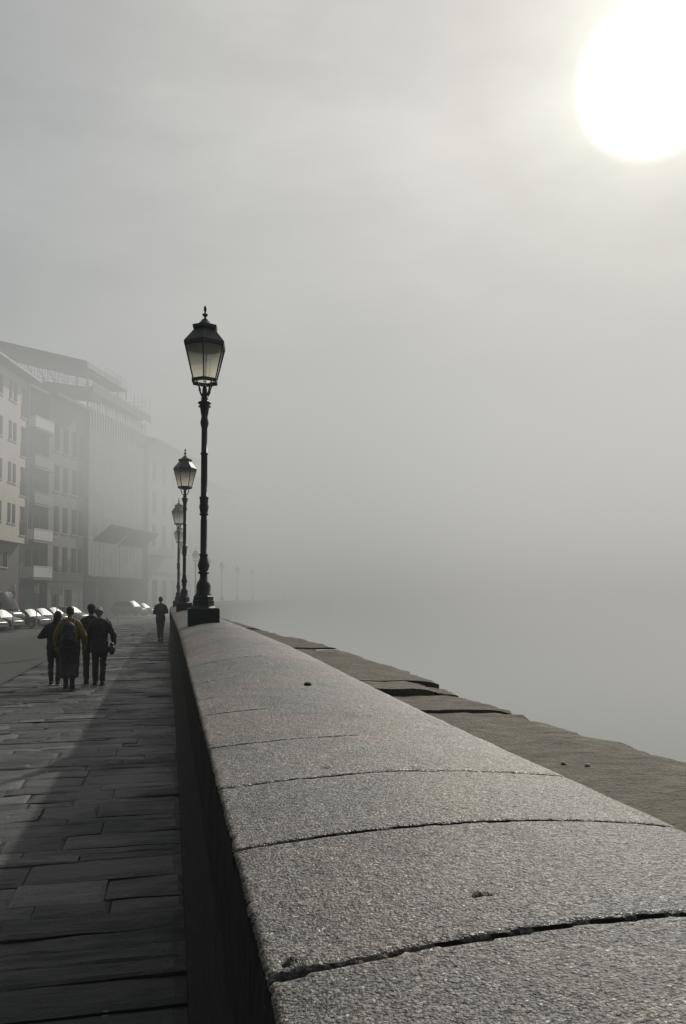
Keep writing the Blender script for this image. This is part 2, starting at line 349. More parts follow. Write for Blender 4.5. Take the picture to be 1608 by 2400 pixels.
def coping_mesh(ss,nc,fine):
    V=[];P=[];rows=len(ss)
    drop=[(XL+.004,.985),(XL-.002,1.12),(XL-.001,1.24),(XL-.0005,1.278)]
    for s in ss:
        js=[(k,j) for k,j in enumerate(JO) if abs(s-j[0])<.09]
        BLK.extend([BT[bisect.bisect(JS,s)]]*(nc+7))
        for w,z in drop:
            n=.006*noise.noise(Vector((s*9,z*9,3)))+.003*noise.noise(Vector((s*40,z*40,3))) if fine else 0
            V.append(off(s,w+n,z)); P.append(.25)
        for c in range(nc+1):
            t=c/nc; w=XL+(XR-XL)*t; z=ctop(s,t); pit=0.0
            if fine:
                v=Vector((w,s,0))
                n1=noise.noise(v*85); n2=noise.noise(v*32+Vector((3,1,7))); n3=noise.noise(v*7)
                z+=.0005*n1+.0009*n2+.0022*n3
                pitv=noise.noise(v*19+Vector((9,4,2)))
                if pitv>.6: z-=.003*(pitv-.6)/.2; pit=max(pit,min(.4,(pitv-.6)*2))
                if t<.06:
                    e=(1-t/.06)**2; w+=e*(.003*noise.noise(Vector((s*30,1,1)))+.0035*noise.noise(Vector((s*120,4,1)))+.003*noise.noise(Vector((s*9,7,1))))
                    z+=e*.002*noise.noise(Vector((s*90,2,8)))
            for k,j in js:
                dd=abs(s-j[0]-wob(w,k)); hw=j[1]*(1+.6*noise.noise(Vector((w*22,k,1))))
                # right of its end a joint closes up
                lim=j[2]
                fade=1-sstep(lim-.12,lim,t) if lim<1 else 1-(1-j[3])*sstep(.5,.8,t)*(.5+.5*math.sin(w*31))
                if t<.05 and k==0: hw*=1.9
                if dd<hw: z-=.02*fade*(1-(dd/hw)**2); pit=max(pit,fade*(1-(dd/hw)**4))
                elif dd<hw*2.2: z-=.002*fade
            # the small dark holes the stone shows
            for (hx,hs,hr) in ((.425,1.075,.0065),(.44,1.071,.004),(.14,.975,.005)):
                rr=math.hypot((w+LP[0].x-hx)*.7,s-hs)
                if rr<hr*1.3: q=1-(rr/(hr*1.3))**2; z-=.012*q; pit=max(pit,min(1,q*1.6))
            V.append(off(s,w,z)); P.append(pit)
        for w,z in ((XR+.004,1.22),(XR,1.05)):
            V.append(off(s,w,z)); P.append(.1)
    n=nc+7; Fs=[(i*n+k,(i+1)*n+k,(i+1)*n+k+1,i*n+k+1) for i in range(rows-1) for k in range(n-1)]
    return V,Fs,P
near=[]; s=.25
while s<6.0:
    near.append(s)
    s+= .012 if s<.6 else .0045 if s<1.5 else .0065 if s<2.4 else .012 if s<3.6 else .025
for j in JO:
    if 1.5<j[0]<5.9: near+= [j[0]+k*.003 for k in range(-6,7)]
near=sorted(near); near=[a for i,a in enumerate(near) if i==0 or a-near[i-1]>.0012]
V,Fs,P=coping_mesh(near,150,True)
fars=[]; s=near[-1]
while s<SEND: fars.append(s); s+=.05 if s<14 else .3 if s<60 else .8
for j in JO:
    if 6<j[0]<30: fars+=[j[0]-.012,j[0],j[0]+.012]
fars=sorted(set(fars))
V2,F2,P2=coping_mesh(fars,28,False)
V3,F3,P3=coping_mesh([-5,-3,-1.5,-.5,0,.25],28,False)
b=len(V); V+=V2; Fs+=[tuple(i+b for i in f) for f in F2]; P+=P2
b=len(V); V+=V3; Fs+=[tuple(i+b for i in f) for f in F3]; P+=P3
me=bpy.data.meshes.new('coping'); me.from_pydata([tuple(v) for v in V],[],Fs); me.update()
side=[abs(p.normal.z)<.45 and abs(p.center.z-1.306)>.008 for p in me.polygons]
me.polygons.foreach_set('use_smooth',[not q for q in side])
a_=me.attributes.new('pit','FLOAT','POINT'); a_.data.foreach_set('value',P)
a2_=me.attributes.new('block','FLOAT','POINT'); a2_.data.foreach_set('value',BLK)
me.materials.append(M_['granite']); me.materials.append(M_['coping_shade'])
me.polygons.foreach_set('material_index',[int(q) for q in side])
o=bpy.data.objects.new('coping',me); C.objects.link(o); o.parent=wall
# ledge slabs on the river side: broken weathered stones at slightly different levels
def ledge_slab(s0,s1,z,w1a,w1b,th=.16,lean=.02,w0=None):
    mb=MB(); ns=max(4,int((s1-s0)/.025)) if s0<5 else max(4,int((s1-s0)/.2)); nw=14
    if s0>30: ns=max(3,int((s1-s0)/1.0)); nw=4
    top=[];
    wi=(XR-.05) if w0 is None else w0
    for i in range(ns+1):
        s=s0+(s1-s0)*i/ns
        wo=w1a+(w1b-w1a)*i/ns
        if s0<30: wo+=.035*noise.noise(Vector((s*3.1,z*9,2)))+.02*noise.noise(Vector((s*11,1,2)))-.05*max(0,noise.noise(Vector((s*6,3,9))))
        row=[]
        for k in range(nw+1):
            t=k/nw; w=wi+(wo-wi)*t
            zz=z-lean*t+.007*noise.noise(Vector((w*5,s*9,1)))+.004*noise.noise(Vector((w*14,s*22,1)))+.004*noise.noise(Vector((w*40,s*55,1)))+.010*max(0,noise.noise(Vector((w*2.2,s*3.2,7))))
            if t>.9: zz-=.03*(t-.9)/.1*(.6+noise.noise(Vector((s*8,2,2))))
            row.append(off(s,w,zz))
        top.append(row)
    n=nw+1; vs=[p for r in top for p in r]
    mb.add(vs,[(i*n+k,(i+1)*n+k,(i+1)*n+k+1,i*n+k+1) for i in range(ns) for k in range(nw)],True)
    lo=lambda p,d=th:Vector((p.x,p.y,p.z-d))
    mb.add([p for r in top for p in (r[-1],lo(r[-1],th*.5)-Vector((.0,0,0)),lo(r[-1]))],[(i*3+k,(i+1)*3+k,(i+1)*3+k+1,i*3+k+1) for i in range(ns) for k in range(2)])
    f=top[0]; mb.add([q for p in f for q in (p,lo(p))],[(2*k,2*k+2,2*k+3,2*k+1) for k in range(nw)])
    f=top[-1]; mb.add([q for p in f for q in (p,lo(p))],[(2*k+1,2*k+3,2*k+2,2*k) for k in range(nw)])
    return mb.build('ledge_slab',M_['ledge'],wall)
lx=LP[0].x
SL=[(-4.0,.9,1.15,2.1-lx,2.12-lx),(.9,3.88,1.15,2.12-lx,1.82-lx),(3.9,4.52,1.165,1.80-lx,1.79-lx),(4.535,4.95,1.21,1.60-lx,1.62-lx),
    (4.96,6.3,1.212,1.77-lx,1.80-lx),(6.31,8.2,1.205,1.82-lx,1.84-lx),(8.21,10.6,1.222,1.82-lx,1.72-lx),(10.62,13.4,1.205,1.70-lx,1.62-lx),(13.42,17,1.228,1.56-lx,1.5-lx)]
s=17.02
while s<SEND-4:
    e=min(SEND,s+random.uniform(4,7)); SL.append((s,e,1.20+random.uniform(0,.03),1.5-lx,1.48-lx)); s=e+.02
for a in SL: ledge_slab(*a)
ledge_slab(4.54,4.94,1.165,1.78-lx,1.77-lx,.16,.02,1.605-lx)
# ------------------------------------------------------------------ small things on the stones
def stone(name,loc,r,mat,label,cat,seed,group=None):
    mb=MB(); mb.ell((0,0,0),r,12,8); 
    mb.v=[tuple(Vector(v)*(1+.35*noise.noise(Vector(v)*(1.1/max(r))+Vector((seed,0,0))))) for v in mb.v]
    o=mb.build(name,mat); o.location=loc; o.rotation_euler=(0,0,seed); return tag(o,label,cat,group)
cp=LD((723-CX)/F*3.57,3.57); cp.z=ctop(cp.y,(cp.x-LP[0].x-XL)/(XR-XL))+.005
stone('stone_chip',cp,(.026,.017,.013),M_['chip'],'small dark stone chip lying alone on the granite coping','stone chip',1.0)
for px,py,D,sd,lb in ((1317,1776,2.83,2.0,'rounded grey pebble on the ledge slab, flatter of the two'),(1372,1779,2.8,3.3,'grey pebble on the ledge slab with a sunlit top, nearer the water edge')):
    stone('pebble',PX(px,D,1.144),(.011,.009,.007),M_['pebble'],lb,'pebble',sd,'pebbles on the ledge')
mb=MB(); mb.add([(-.11,-.022,0),(.11,-.03,.004),(.115,.015,.006),(0,.022,.001),(-.1,.02,.004),(-.11,-.022,.008),(.11,-.03,.012),(.115,.015,.014),(0,.022,.009),(-.1,.02,.012)],
  [(4,3,2,1,0),(5,6,7,8,9),(0,1,6,5),(1,2,7,6),(2,3,8,7),(3,4,9,8),(4,0,5,9)])
o=mb.build('wood_strip',M_['paper']); o.location=PX(766,7.75,1.212); o.rotation_euler=(0,0,-.2); tag(o,'thin white strip lying flat on the stone ledge above the river','strip')
# ------------------------------------------------------------------ pavement, kerb, road, ground, river
WK=-3.26-lx
V=[];Fs=[];T=[]
s=-4.0; row=0
while s<min(SEND,118):
    dep=random.choice((.14,.19,.24,.30,.36))+random.uniform(-.02,.02); w=XL+.0-.05 ; dd=dep
    w=XL-.03-random.uniform(0,.5)*0
    edges=[XL-.02]
    while edges[-1]>WK+.25:
        e=edges[-1]-random.uniform(.35,1.1); edges.append(max(WK,e) if e>WK+.35 else WK)
    for k,(a,b_) in enumerate(zip(edges,edges[1:])):
        g=.004; z=[random.uniform(-.009,.008) for _ in range(4)]
        base=random.uniform(-.006,.006); tone=min(1,max(0,random.gauss(.46,.30)))*(.5 if s<4.2 else 1.15)*(.7 if k==0 else 1)+random.choice((0,0,0,0,.25))  # near slabs and wall row darkened, far slabs lightened: painted shade and light
        cs=[(s+g,a-g),(s+dep-g,a-g),(s+dep-g,b_+g),(s+g,b_+g)]
        c2=[(s+g*3.2,a-g*3.2),(s+dep-g*3.2,a-g*3.2),(s+dep-g*3.2,b_+g*3.2),(s+g*3.2,b_+g*3.2)]
        bI=len(V)
        if s<22:
            # worn top: a small grid so that the stone undulates
            nx,ny=(16,7) if s<9 else (8,4)
            for j in range(ny+1):
                for i in range(nx+1):
                    fs=j/ny; fw=i/nx
                    sv=s+g+(dep-2*g)*fs; wv=(a-g)+((b_+g)-(a-g))*fw
                    edge=1.0 if (i in(0,nx) or j in (0,ny)) else 0.0
                    zz=base+(z[0]*(1-fs)*(1-fw)+z[1]*fs*(1-fw)+z[2]*fs*fw+z[3]*(1-fs)*fw)+.006*noise.noise(Vector((wv*4,sv*7,3)))-.009*edge+(.008*noise.noise(Vector((wv*2.2,sv*16,9)))+.004*noise.noise(Vector((wv*7,sv*34,4))))*(1-edge)
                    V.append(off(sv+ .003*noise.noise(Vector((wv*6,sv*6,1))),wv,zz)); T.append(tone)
            n=nx+1
            for j in range(ny):
                for i in range(nx): Fs.append((bI+j*n+i,bI+j*n+i+1,bI+(j+1)*n+i+1,bI+(j+1)*n+i))
        else:
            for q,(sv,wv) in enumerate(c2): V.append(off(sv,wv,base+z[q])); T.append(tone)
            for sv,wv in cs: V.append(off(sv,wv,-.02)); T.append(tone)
            Fs.append((bI,bI+3,bI+2,bI+1))
            for q in range(4): Fs.append((bI+q,bI+(q+1)%4,bI+4+(q+1)%4,bI+4+q))
    s+=dep
b=len(V)
bs=[-4+i*1.0 for i in range(int(min(SEND,118)+4))]
for q in bs: V+= [off(q,XL-.005,-.03),off(q,WK,-.03)]; T+=[0,0]
Fs+=[(b+2*i,b+2*i+1,b+2*i+3,b+2*i+2) for i in range(len(bs)-1)]
me=bpy.data.meshes.new('pavement'); me.from_pydata([tuple(v) for v in V],[],Fs); me.update()
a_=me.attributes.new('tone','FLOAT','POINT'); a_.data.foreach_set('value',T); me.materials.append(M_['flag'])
import bmesh
bm=bmesh.new(); bm.from_mesh(me); 
for f in bm.faces:
    if f.normal.z<0: f.normal_flip()
bm.to_mesh(me); bm.free()
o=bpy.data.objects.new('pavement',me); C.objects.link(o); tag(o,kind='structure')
mb=MB(); ks=[-4+i*.5 for i in range(int(118/.5))]
strip(mb,ks,lambda s:[(WK+.01,.002),(WK-.13,.0),(WK-.15,-.03),(WK-.155,-.2)])
tag(mb.build('kerb',M_['kerb']),kind='structure')
def roadz(w):
    x=-w; return -.14-.60*sstep(3.5,11.5,x)
rw=[WK-.14]+[-4.2-i*.9 for i in range(14)]+[-24,-60,-140]
mb=MB(); strip(mb,[-8+i*2.0 for i in range(int((SEND+8)/2))],lambda s:[(w,roadz(w)) for w in rw])
tag(mb.build('road',M_['asphalt']),kind='structure')
mb=MB(); mb.box(-420,1.0,-60,420,-9,-1.3); tag(mb.build('ground',M_['earth']),kind='structure')
mb=MB(); mb.quad((1.2,-200,-6.2),(600,-200,-6.2),(600,600,-6.2),(1.2,600,-6.2)); tag(mb.build('river_water',M_['water']),kind='structure')
# ------------------------------------------------------------------ street lamps
def hexring(r,z,ph=0.0):
    r*=1.11
    return [(r*math.cos(ph+math.pi*k/3),r*math.sin(ph+math.pi*k/3),z) for k in range(6)]
def make_lamp():
    root=empty('street_lamp')
    b=MB()
    def sq(h,z): return [(-h,-h,z),(h,-h,z),(h,h,z),(-h,h,z)]
    b.frustum([sq(.208,-.03),sq(.208,.19),sq(.190,.205)])
    b.frustum([[(r*math.cos(math.pi/8+math.pi*k/4),r*math.sin(math.pi/8+math.pi*k/4),z) for k in range(8)] for r,z in ((.19,.2),(.155,.235),(.15,.27),(.152,.30),(.142,.315),(.142,.36),(.128,.372))])
    b.lathe([(.10,.36),(.116,.372),(.112,.39),(.098,.405),(.098,.50),(.092,.53),(.078,.56),(.06,.585),(.055,.6)],24)
    b.build('base',M_['iron'],root)
    p=MB()
    p.lathe([(.055,.59),(.05,.62),(.05,.665),(.074,.672),(.078,.684),(.068,.695),(.058,.71),(.07,.74),(.08,.775),(.078,.80),(.066,.84),(.055,.88),(.051,.91),(.06,.917),(.06,.935),(.047,.945),(.045,1.40),
      (.041,1.42),(.039,1.46),(.06,1.475),(.061,1.485),(.05,1.50),(.056,1.53),(.063,1.57),(.064,1.60),(.055,1.625),(.057,1.645),(.058,1.69),(.063,1.70),(.063,1.72),(.046,1.73),(.043,2.30),(.052,2.305),(.052,2.325),(.042,2.33),
      (.040,2.66),(.055,2.72),(.057,2.75),(.047,2.80),(.042,2.83),(.047,2.845),(.062,2.95),(.09,2.965),(.066,2.978),(.078,3.0),(.091,3.012),(.088,3.025),(.05,3.04),(.045,3.06),(.052,3.075),(.045,3.09),(.040,3.12),(.036,3.15),(.03,3.22),(.012,3.27)],18)
    for sx in (-1,1): p.tube([(0,0,2.315),(sx*.075,0,2.315)],.010,6)
    p.build('pole',M_['iron'],root)
    for k in range(4):
        a=math.pi/4+k*math.pi/2; ca,sa=math.cos(a),math.sin(a)
        t=MB(); t.tube([(ca*r,sa*r,z) for r,z in ((.03,3.115),(.065,3.13),(.088,3.17),(.10,3.23),(.125,3.275),(.14,3.295))],[.013,.012,.012,.012,.011,.010],6)
        t.build('bracket',M_['iron'],root)
    f=MB()
    f.frustum([hexring(.170,3.287),hexring(.174,3.292),hexring(.176,3.335),hexring(.168,3.34)],False)
    f.frustum([hexring(.150,3.30),hexring(.156,3.335)],False)
    for k in range(6):
        a=math.pi*k/3
        f.tube([(.175*math.cos(a),.175*math.sin(a),3.325),(.302*math.cos(a),.302*math.sin(a),3.81)],.0095,6)
        a2=a+math.pi/3
        f.tube([(.178*math.cos(a),.178*math.sin(a),3.33),(.178*math.cos(a2),.178*math.sin(a2),3.33)],.009,5)
        f.tube([(.03*math.cos(a),.03*math.sin(a),3.25),(.165*math.cos(a),.165*math.sin(a),3.3)],.006,5)
    f.build('lantern_frame',M_['iron'],root)
    g=MB()
    g.frustum([hexring(.152,3.345),hexring(.262,3.80)],False); g.build('lantern_glass',M_['glass'],root)
    r=MB()
    r.frustum([hexring(.255,3.775),hexring(.278,3.785),hexring(.282,3.83),hexring(.272,3.845),hexring(.14,4.025),hexring(.163,4.035),hexring(.17,4.075),hexring(.155,4.082)],False)
    r.lathe([(.168,4.07),(.14,4.085),(.095,4.11),(.065,4.145),(.04,4.175),(.028,4.185)],18)
    r.build('lantern_roof',M_['iron'],root)
    n=MB(); n.lathe([(.012,4.175),(.011,4.19),(.018,4.215),(.04,4.238),(.042,4.248),(.016,4.262),(.011,4.275),(.018,4.30),(.021,4.325),(.018,4.35),(.009,4.366),(.001,4.372)],12)
    n.build('finial',M_['iron'],root)
    return root
lamp0=make_lamp()
LLAB=['tall black cast-iron street lamp with six-sided lantern, first and largest along the parapet',
 'second black street lamp along the parapet, its lantern face-on beside the first lamp pole',
 'third street lamp along the parapet, greyed by fog, half behind the second lamp pole',
 'fourth street lamp along the parapet, its lantern just under the third lantern',
 'fifth street lamp along the parapet, almost wholly behind the second lamp pole',
 'sixth street lamp, pale in fog, standing between the second pole and first pole',
 'seventh street lamp along the parapet, faint and hidden behind the first lamp pole',
 'hazy street lamp standing alone just beyond the first lamp base, on the bending parapet',
 'second hazy lamp on the bending parapet, past the one by the first lamp base',
 'third hazy lamp on the bending parapet, lantern a grey smudge in fog',
 'very faint thin street lamp in fog, last but one on the bending parapet',
 'barely visible street lamp at the far end of the bending parapet']
def lamp_z(i):
    s=[10.4,20.6,30.8,41,51,62][i] if i<6 else 70
    return ctop(s,.4)-.004
for i,p in enumerate(LP):
    o=lamp0 if i==0 else copy_tree(lamp0)
    o.location=(p.x,p.y,lamp_z(i)); 
    # hexagon turned so that the panes face as in the photograph
    thc=math.atan2(-p.y,-p.x)
    o.rotation_euler=(0,0,thc+R([-5,30,8,12,30,3,17,28,5,20,0,11][i]))
    tag(o,LLAB[i],'street lamp','cast-iron street lamps on the parapet')
# square bases stay parallel to the wall: bake that by turning the base part back
for o in [ob for ob in C.objects if ob.name.startswith('street_lamp') and ob.parent is None]:
    for ch in o.children:
        if ch.name.startswith('base'): ch.rotation_euler=(0,0,-o.rotation_euler.z)
# ------------------------------------------------------------------ buildings
BK=1.3     # house row scaled up about the camera position, leaving room for the parked cars
def frame2d(A,B):      # facade from A to B (XY before scaling about the camera); returns M mapping (u along, v outward to the street, z)
    U=(B-A); L=U.length; U.normalize(); Nn=Vector((U.y,-U.x,0))
    return lambda u,v,z:((A.x+U.x*u+Nn.x*v)*BK, (A.y+U.y*u+Nn.y*v)*BK, EYE+(z-EYE)*BK), L
def facade(mb,M,u0,u1,z0,z1,ops,rev=.22,v=0.0):
    us=sorted(set([u0,u1]+[x for o in ops for x in o[:2]])); zs=sorted(set([z0,z1]+[x for o in ops for x in o[2:4]]))
    us=[u for u in us if u0<=u<=u1]; zs=[z for z in zs if z0<=z<=z1]
    for a,b in zip(us,us[1:]):
        for c,d in zip(zs,zs[1:]):
            um,zm=(a+b)/2,(c+d)/2
            if any(o[0]<um<o[1] and o[2]<zm<o[3] for o in ops): continue
            mb.quad(M(a,v,c),M(b,v,c),M(b,v,d),M(a,v,d))
    for a,b,c,d in ops:
        mb.quad(M(a,v,c),M(a,v-rev,c),M(a,v-rev,d),M(a,v,d)); mb.quad(M(b,v-rev,c),M(b,v,c),M(b,v,d),M(b,v-rev,d))
        mb.quad(M(a,v-rev,c),M(a,v,c),M(b,v,c),M(b,v-rev,c)); mb.quad(M(a,v,d),M(a,v-rev,d),M(b,v-rev,d),M(b,v,d))
def mbox(mb,M,u0,u1,v0,v1,z0,z1):
    p=[M(u,v,z) for z in (z0,z1) for u,v in ((u0,v0),(u1,v0),(u1,v1),(u0,v1))]
    mb.add(p,[(3,2,1,0),(4,5,6,7),(0,1,5,4),(1,2,6,5),(2,3,7,6),(3,0,4,7)])
def shell(mb,M,u0,u1,z0,z1,depth,v=0.0):    # flanks and back
    mb.quad(M(u0,v-depth,z0),M(u0,v,z0),M(u0,v,z1),M(u0,v-depth,z1)); mb.quad(M(u1,v,z0),M(u1,v-depth,z0),M(u1,v-depth,z1),M(u1,v,z1))
    mb.quad(M(u1,v-depth,z0),M(u0,v-depth,z0),M(u0,v-depth,z1),M(u1,v-depth,z1)); mb.quad(M(u0,v,z1),M(u1,v,z1),M(u1,v-depth,z1),M(u0,v-depth,z1))
def window(M,root,o,v=0.0,shut=False,rev=.2):
    a,b,c,d=o; t=.06
    f=MB(); y=v-rev+.01
    for x0,x1,q0,q1 in ((a,a+t,c,d),(b-t,b,c,d),(a+t,b-t,c,c+t),(a+t,b-t,d-t,d),((a+b)/2-.03,(a+b)/2+.03,c+t,d-t)): mbox(f,M,x0,x1,y,y+.06,q0,q1)
    mbox(f,M,a-.06,b+.06,v-.02,v+.07,c-.09,c-.003)
    w=f.build('window',M_['frame'],root)
    g=MB(); mbox(g,M,a+t*.5,b-t*.5,y-.03,y+.02,c+t*.5,d-t*.5); g.build('pane',M_['shutter' if shut else 'pane'],w)
def rel(root,loc):     # meshes are written in world coordinates; parent stands at the base
    loc=Vector((loc.x*BK,loc.y*BK,-.74))
    root.location=loc
    for ch in list(root.children): ch.matrix_parent_inverse=Matrix.Translation(Vector(loc)).inverted()
def facpt(D): return LD(-23.9+.164*(D-58),D)
def uD(D0,D): return (D-D0)*math.hypot(1,.164)
GZ=-.8
# -- first apartment block (pale, cantilevered upper floors)
A=LD(-23.5,34); B=LD(-23.5,57); M,L=frame2d(A,B); k=lambda D:D-34
root=tag(empty('apartment_block'),'pale plastered apartment block with overhanging upper floors and dark shuttered windows','building')
ops=[]; tall=[]
for zb,zt,tb in ((15.75,17.15,14.95),(12.9,14.25,12.1),(9.9,11.3,9.2),(7.0,8.4,6.3)):
    for d0,d1 in ((53.68,54.22),(54.42,55.0),(51.9,52.75),(49.5,50.4),(46.5,47.4)): ops.append((k(d0),k(d1),zb,zt))
    tall.append((k(55.75),k(56.65),tb,zt))
mb=MB(); facade(mb,M,0,L,5.7,17.75,ops+tall); shell(mb,M,0,L,5.7,17.75,12); mb.quad(M(0,0,5.7),M(0,-12,5.7),M(L,-12,5.7),M(L,0,5.7))
mb.build('upper_wall',M_['plaster_light'],root)
for o_ in ops: window(M,root,o_,0,True)
for o_ in tall:
    window(M,root,o_,0,True)
    mb=MB(); a,b_,c,d_=o_
    for q in range(9): x=a+.05+(b_-a-.1)*q/8; mbox(mb,M,x-.012,x+.012,.02,.04,c,c+.95)
    mbox(mb,M,a,b_,.015,.05,c+.95,c+1.0); mb.build('railing',M_['shutter'],root)
gops=[(k(53.0),k(53.9),3.9,5.0),(k(54.1),k(55.0),3.9,5.0),(k(50.5),k(51.8),GZ,2.6),(k(55.2),k(56.4),GZ,2.3)]
mb=MB(); facade(mb,M,0,L,GZ-.4,5.7,gops,.2,-.55); shell(mb,M,0,L,GZ-.4,5.69,10,-.55); mb.build('ground_floor_wall',M_['shade'],root)
for o_ in gops: window(M,root,o_,-.55)
mb=MB()
e0,e1=-.3,L+.35
mb.add([M(e0,.75,17.72),M(e1,.75,17.72),M(e1,.75,17.95),M(e0,.75,17.95),M(e0,-6,20.3),M(e1,-6,20.3),M(e0,-12.6,17.8),M(e1,-12.6,17.8),M(e0,0,17.78),M(e1,0,17.78)],
  [(0,1,2,3),(3,2,5,4),(4,5,7,6),(0,8,9,1),(8,6,7,9),(1,9,7,5,2),(0,3,4,6,8)])
rf=mb.build('roof',M_['roof'],root)
mb=MB(); mbox(mb,M,e0,e1,.76,.88,17.84,17.98); mb.build('gutter',M_['eave'],rf)
mb=MB(); mb.tube([M(L-.12,.06,5.7),M(L-.12,.06,17.7)],.08,8); mb.build('downpipe',M_['eave'],root)
rel(root,A.lerp(B,.5))
# -- second block with balconies
D0,D1=57.3,61.75
SB=LD(-1.05,.17); A=facpt(D0)+SB; B=facpt(D1)+SB; M,L=frame2d(A,B)
root=tag(empty('apartment_block'),'dark grey apartment block with a stack of balconies, narrow, between pale block and plain block','building')
bal=[(14.9,'white_panel'),(11.9,'grey_panel'),(9.0,'grey_panel'),(6.15,'white_panel'),(3.25,'white_panel')]
ops=[]
for zb,_ in bal:
    ops+=[(uD(D0,59.3),uD(D0,60.3),zb+.1,zb+2.3),(uD(D0,60.55),uD(D0,61.4),zb+.7,zb+2.3),(uD(D0,58.15),uD(D0,58.75),zb+.6,zb+2.2)]
mb=MB(); facade(mb,M,0,L,GZ-.4,18.0,ops,.3); shell(mb,M,0,L,GZ-.4,18.0,12); mb.build('wall',M_['plaster_dark'],root)
for o_ in ops: window(M,root,o_,0,False,.28)
for zb,mt in bal:
    u0,u1=uD(D0,58.95),uD(D0,61.6)
    mb=MB(); mbox(mb,M,u0,u1,.005,1.1,zb-.15,zb); bl=mb.build('balcony',M_['plaster_mid'],root)
    mb=MB(); n=9
    for q in range(n): mbox(mb,M,u0+(u1-u0)*q/n+.012,u0+(u1-u0)*(q+1)/n-.012,1.06,1.09,zb+.06,zb+.86)
    mbox(mb,M,u0,u0+.03,.03,1.055,zb+.06,zb+.86); mbox(mb,M,u0,u1,1.04,1.11,zb+.87,zb+.93); mb.build('balcony_panel',M_[mt],bl)
mb=MB(); mb.add([M(-.1,.9,17.95),M(L+.1,.9,17.95),M(L+.1,.9,18.2),M(-.1,.9,18.2),M(-.1,-6,20.0),M(L+.1,-6,20.0),M(-.1,-12,18.1),M(L+.1,-12,18.1)],[(0,1,2,3),(3,2,5,4),(4,5,7,6),(1,0,6,7),(0,3,4,6),(1,7,5,2)])
mb.build('roof',M_['roof'],root)
mb=MB(); mbox(mb,M,.25,L-.2,.02,.12,GZ,2.75); sf=mb.build('shopfront',M_['teal'],root)
mb=MB(); mbox(mb,M,.9,2.0,.13,.16,0.2,2.3); mb.build('shop_door',M_['pane'],sf)
rel(root,A.lerp(B,.5))
# -- third, plain block
D0,D1=61.8,67.5
SB=LD(-.5,.08); A=facpt(D0)+SB; B=facpt(D1)+SB; M,L=frame2d(A,B)
root=tag(empty('town_house'),'plain dark fronted town house with tall windows, beside the netted scaffold','building')
ops=[]
for zb in (3.8,7.1,10.5,13.8):
    for d0 in (62.55,63.95,65.4,66.5): ops.append((uD(D0,d0),uD(D0,d0+.85),zb,zb+2.15))
gops=[(uD(D0,62.4),uD(D0,63.6),GZ,2.4),(uD(D0,64.4),uD(D0,65.6),GZ,2.4)]
mb=MB(); facade(mb,M,0,L,GZ-.4,18.2,ops+gops,.3); shell(mb,M,0,L,GZ-.4,18.2,14)
mbox(mb,M,0,L,.004,.1,3.1,3.3); mb.build('wall',M_['plaster_mid'],root)
for o_ in ops+gops: window(M,root,o_,0,False,.28)
mb=MB(); mb.add([M(-.1,.8,18.1),M(L+.1,.8,18.1),M(L+.1,.8,18.35),M(-.1,.8,18.35),M(-.1,-7,20.4),M(L+.1,-7,20.4),M(-.1,-14,18.2),M(L+.1,-14,18.2)],[(0,1,2,3),(3,2,5,4),(4,5,7,6),(1,0,6,7),(0,3,4,6),(1,7,5,2)])
mb.build('roof',M_['roof'],root)
rel(root,A.lerp(B,.5))
# -- fourth, under scaffold
D0,D1=67.6,80.0
SB=LD(-1.7,.28); A=facpt(D0)+SB; B=facpt(D1)+SB; M,L=frame2d(A,B)
root=tag(empty('palazzo'),'large palace being restored, wrapped in netted scaffolding up to its roof','building')
ops=[(uD(D0,d),uD(D0,d+1.1),z,z+2.2) for d in (68.6,71,73.4,75.8,78.2) for z in (4.2,8.0,11.8,15.0)]
gops=[(uD(D0,d),uD(D0,d+1.5),GZ,2.6) for d in (69,72.2,75.4,78)]
mb=MB(); facade(mb,M,0,L,GZ-.4,18.6,ops+gops,.3); shell(mb,M,0,L,GZ-.4,18.6,16); mb.build('wall',M_['shade'],root)
for o_ in gops+ops[3::4]: window(M,root,o_,0,False,.28)
mb=MB(); mb.add([M(-.1,.6,18.5),M(L+.1,.6,18.5),M(L+.1,.6,18.7),M(-.1,.6,18.7),M(-.1,-8,20.9),M(L+.1,-8,20.9),M(-.1,-16,18.6),M(L+.1,-16,18.6)],[(0,1,2,3),(3,2,5,4),(4,5,7,6),(1,0,6,7),(0,3,4,6),(1,7,5,2)])
mb.build('roof',M_['roof'],root)
rel(root,A.lerp(B,.5))
# scaffold: standards, decks, netting, fan boards, temporary roof
sc=tag(empty('scaffold'),'steel scaffold with pale hanging netting, slanted fan boards and a temporary pitched roof on top','scaffold')
mb=MB(); NU=200
def netrow(z,fl):
    out=[]
    for i in range(NU+1):
        u=.1+(L-1.2)*i/NU
        out.append(M(u,1.50+.20*((u/.66+.25*math.sin(u*1.7))%1.0)*(.6+.4*fl)+.06*noise.noise(Vector((u*2,z*.4,0))),z+(.12*noise.noise(Vector((u*1.5,0,0))) if z<4 else 0)))
    return out
rows=[netrow(z,f) for z,f in ((3.65,1.6),(4.2,1.5),(5.2,1.2),(6.4,1.0),(7.8,.8),(9.5,.7),(11.5,.7),(13.5,.6),(15.5,.6),(17.0,.5))]
n=NU+1; mb.add([p for r in rows for p in r],[(i*n+k_,i*n+k_+1,(i+1)*n+k_+1,(i+1)*n+k_) for i in range(len(rows)-1) for k_ in range(NU)],True)
nb=mb.build('netting',M_['net'],sc)
fa=nb.data.attributes.new('fold','FLOAT','POINT'); fa.data.foreach_set('value',[((.1+(L-1.2)*(i%(NU+1))/NU)/.66+.25*math.sin((.1+(L-1.2)*(i%(NU+1))/NU)*1.7))%1.0 for i in range(len(nb.data.vertices))])
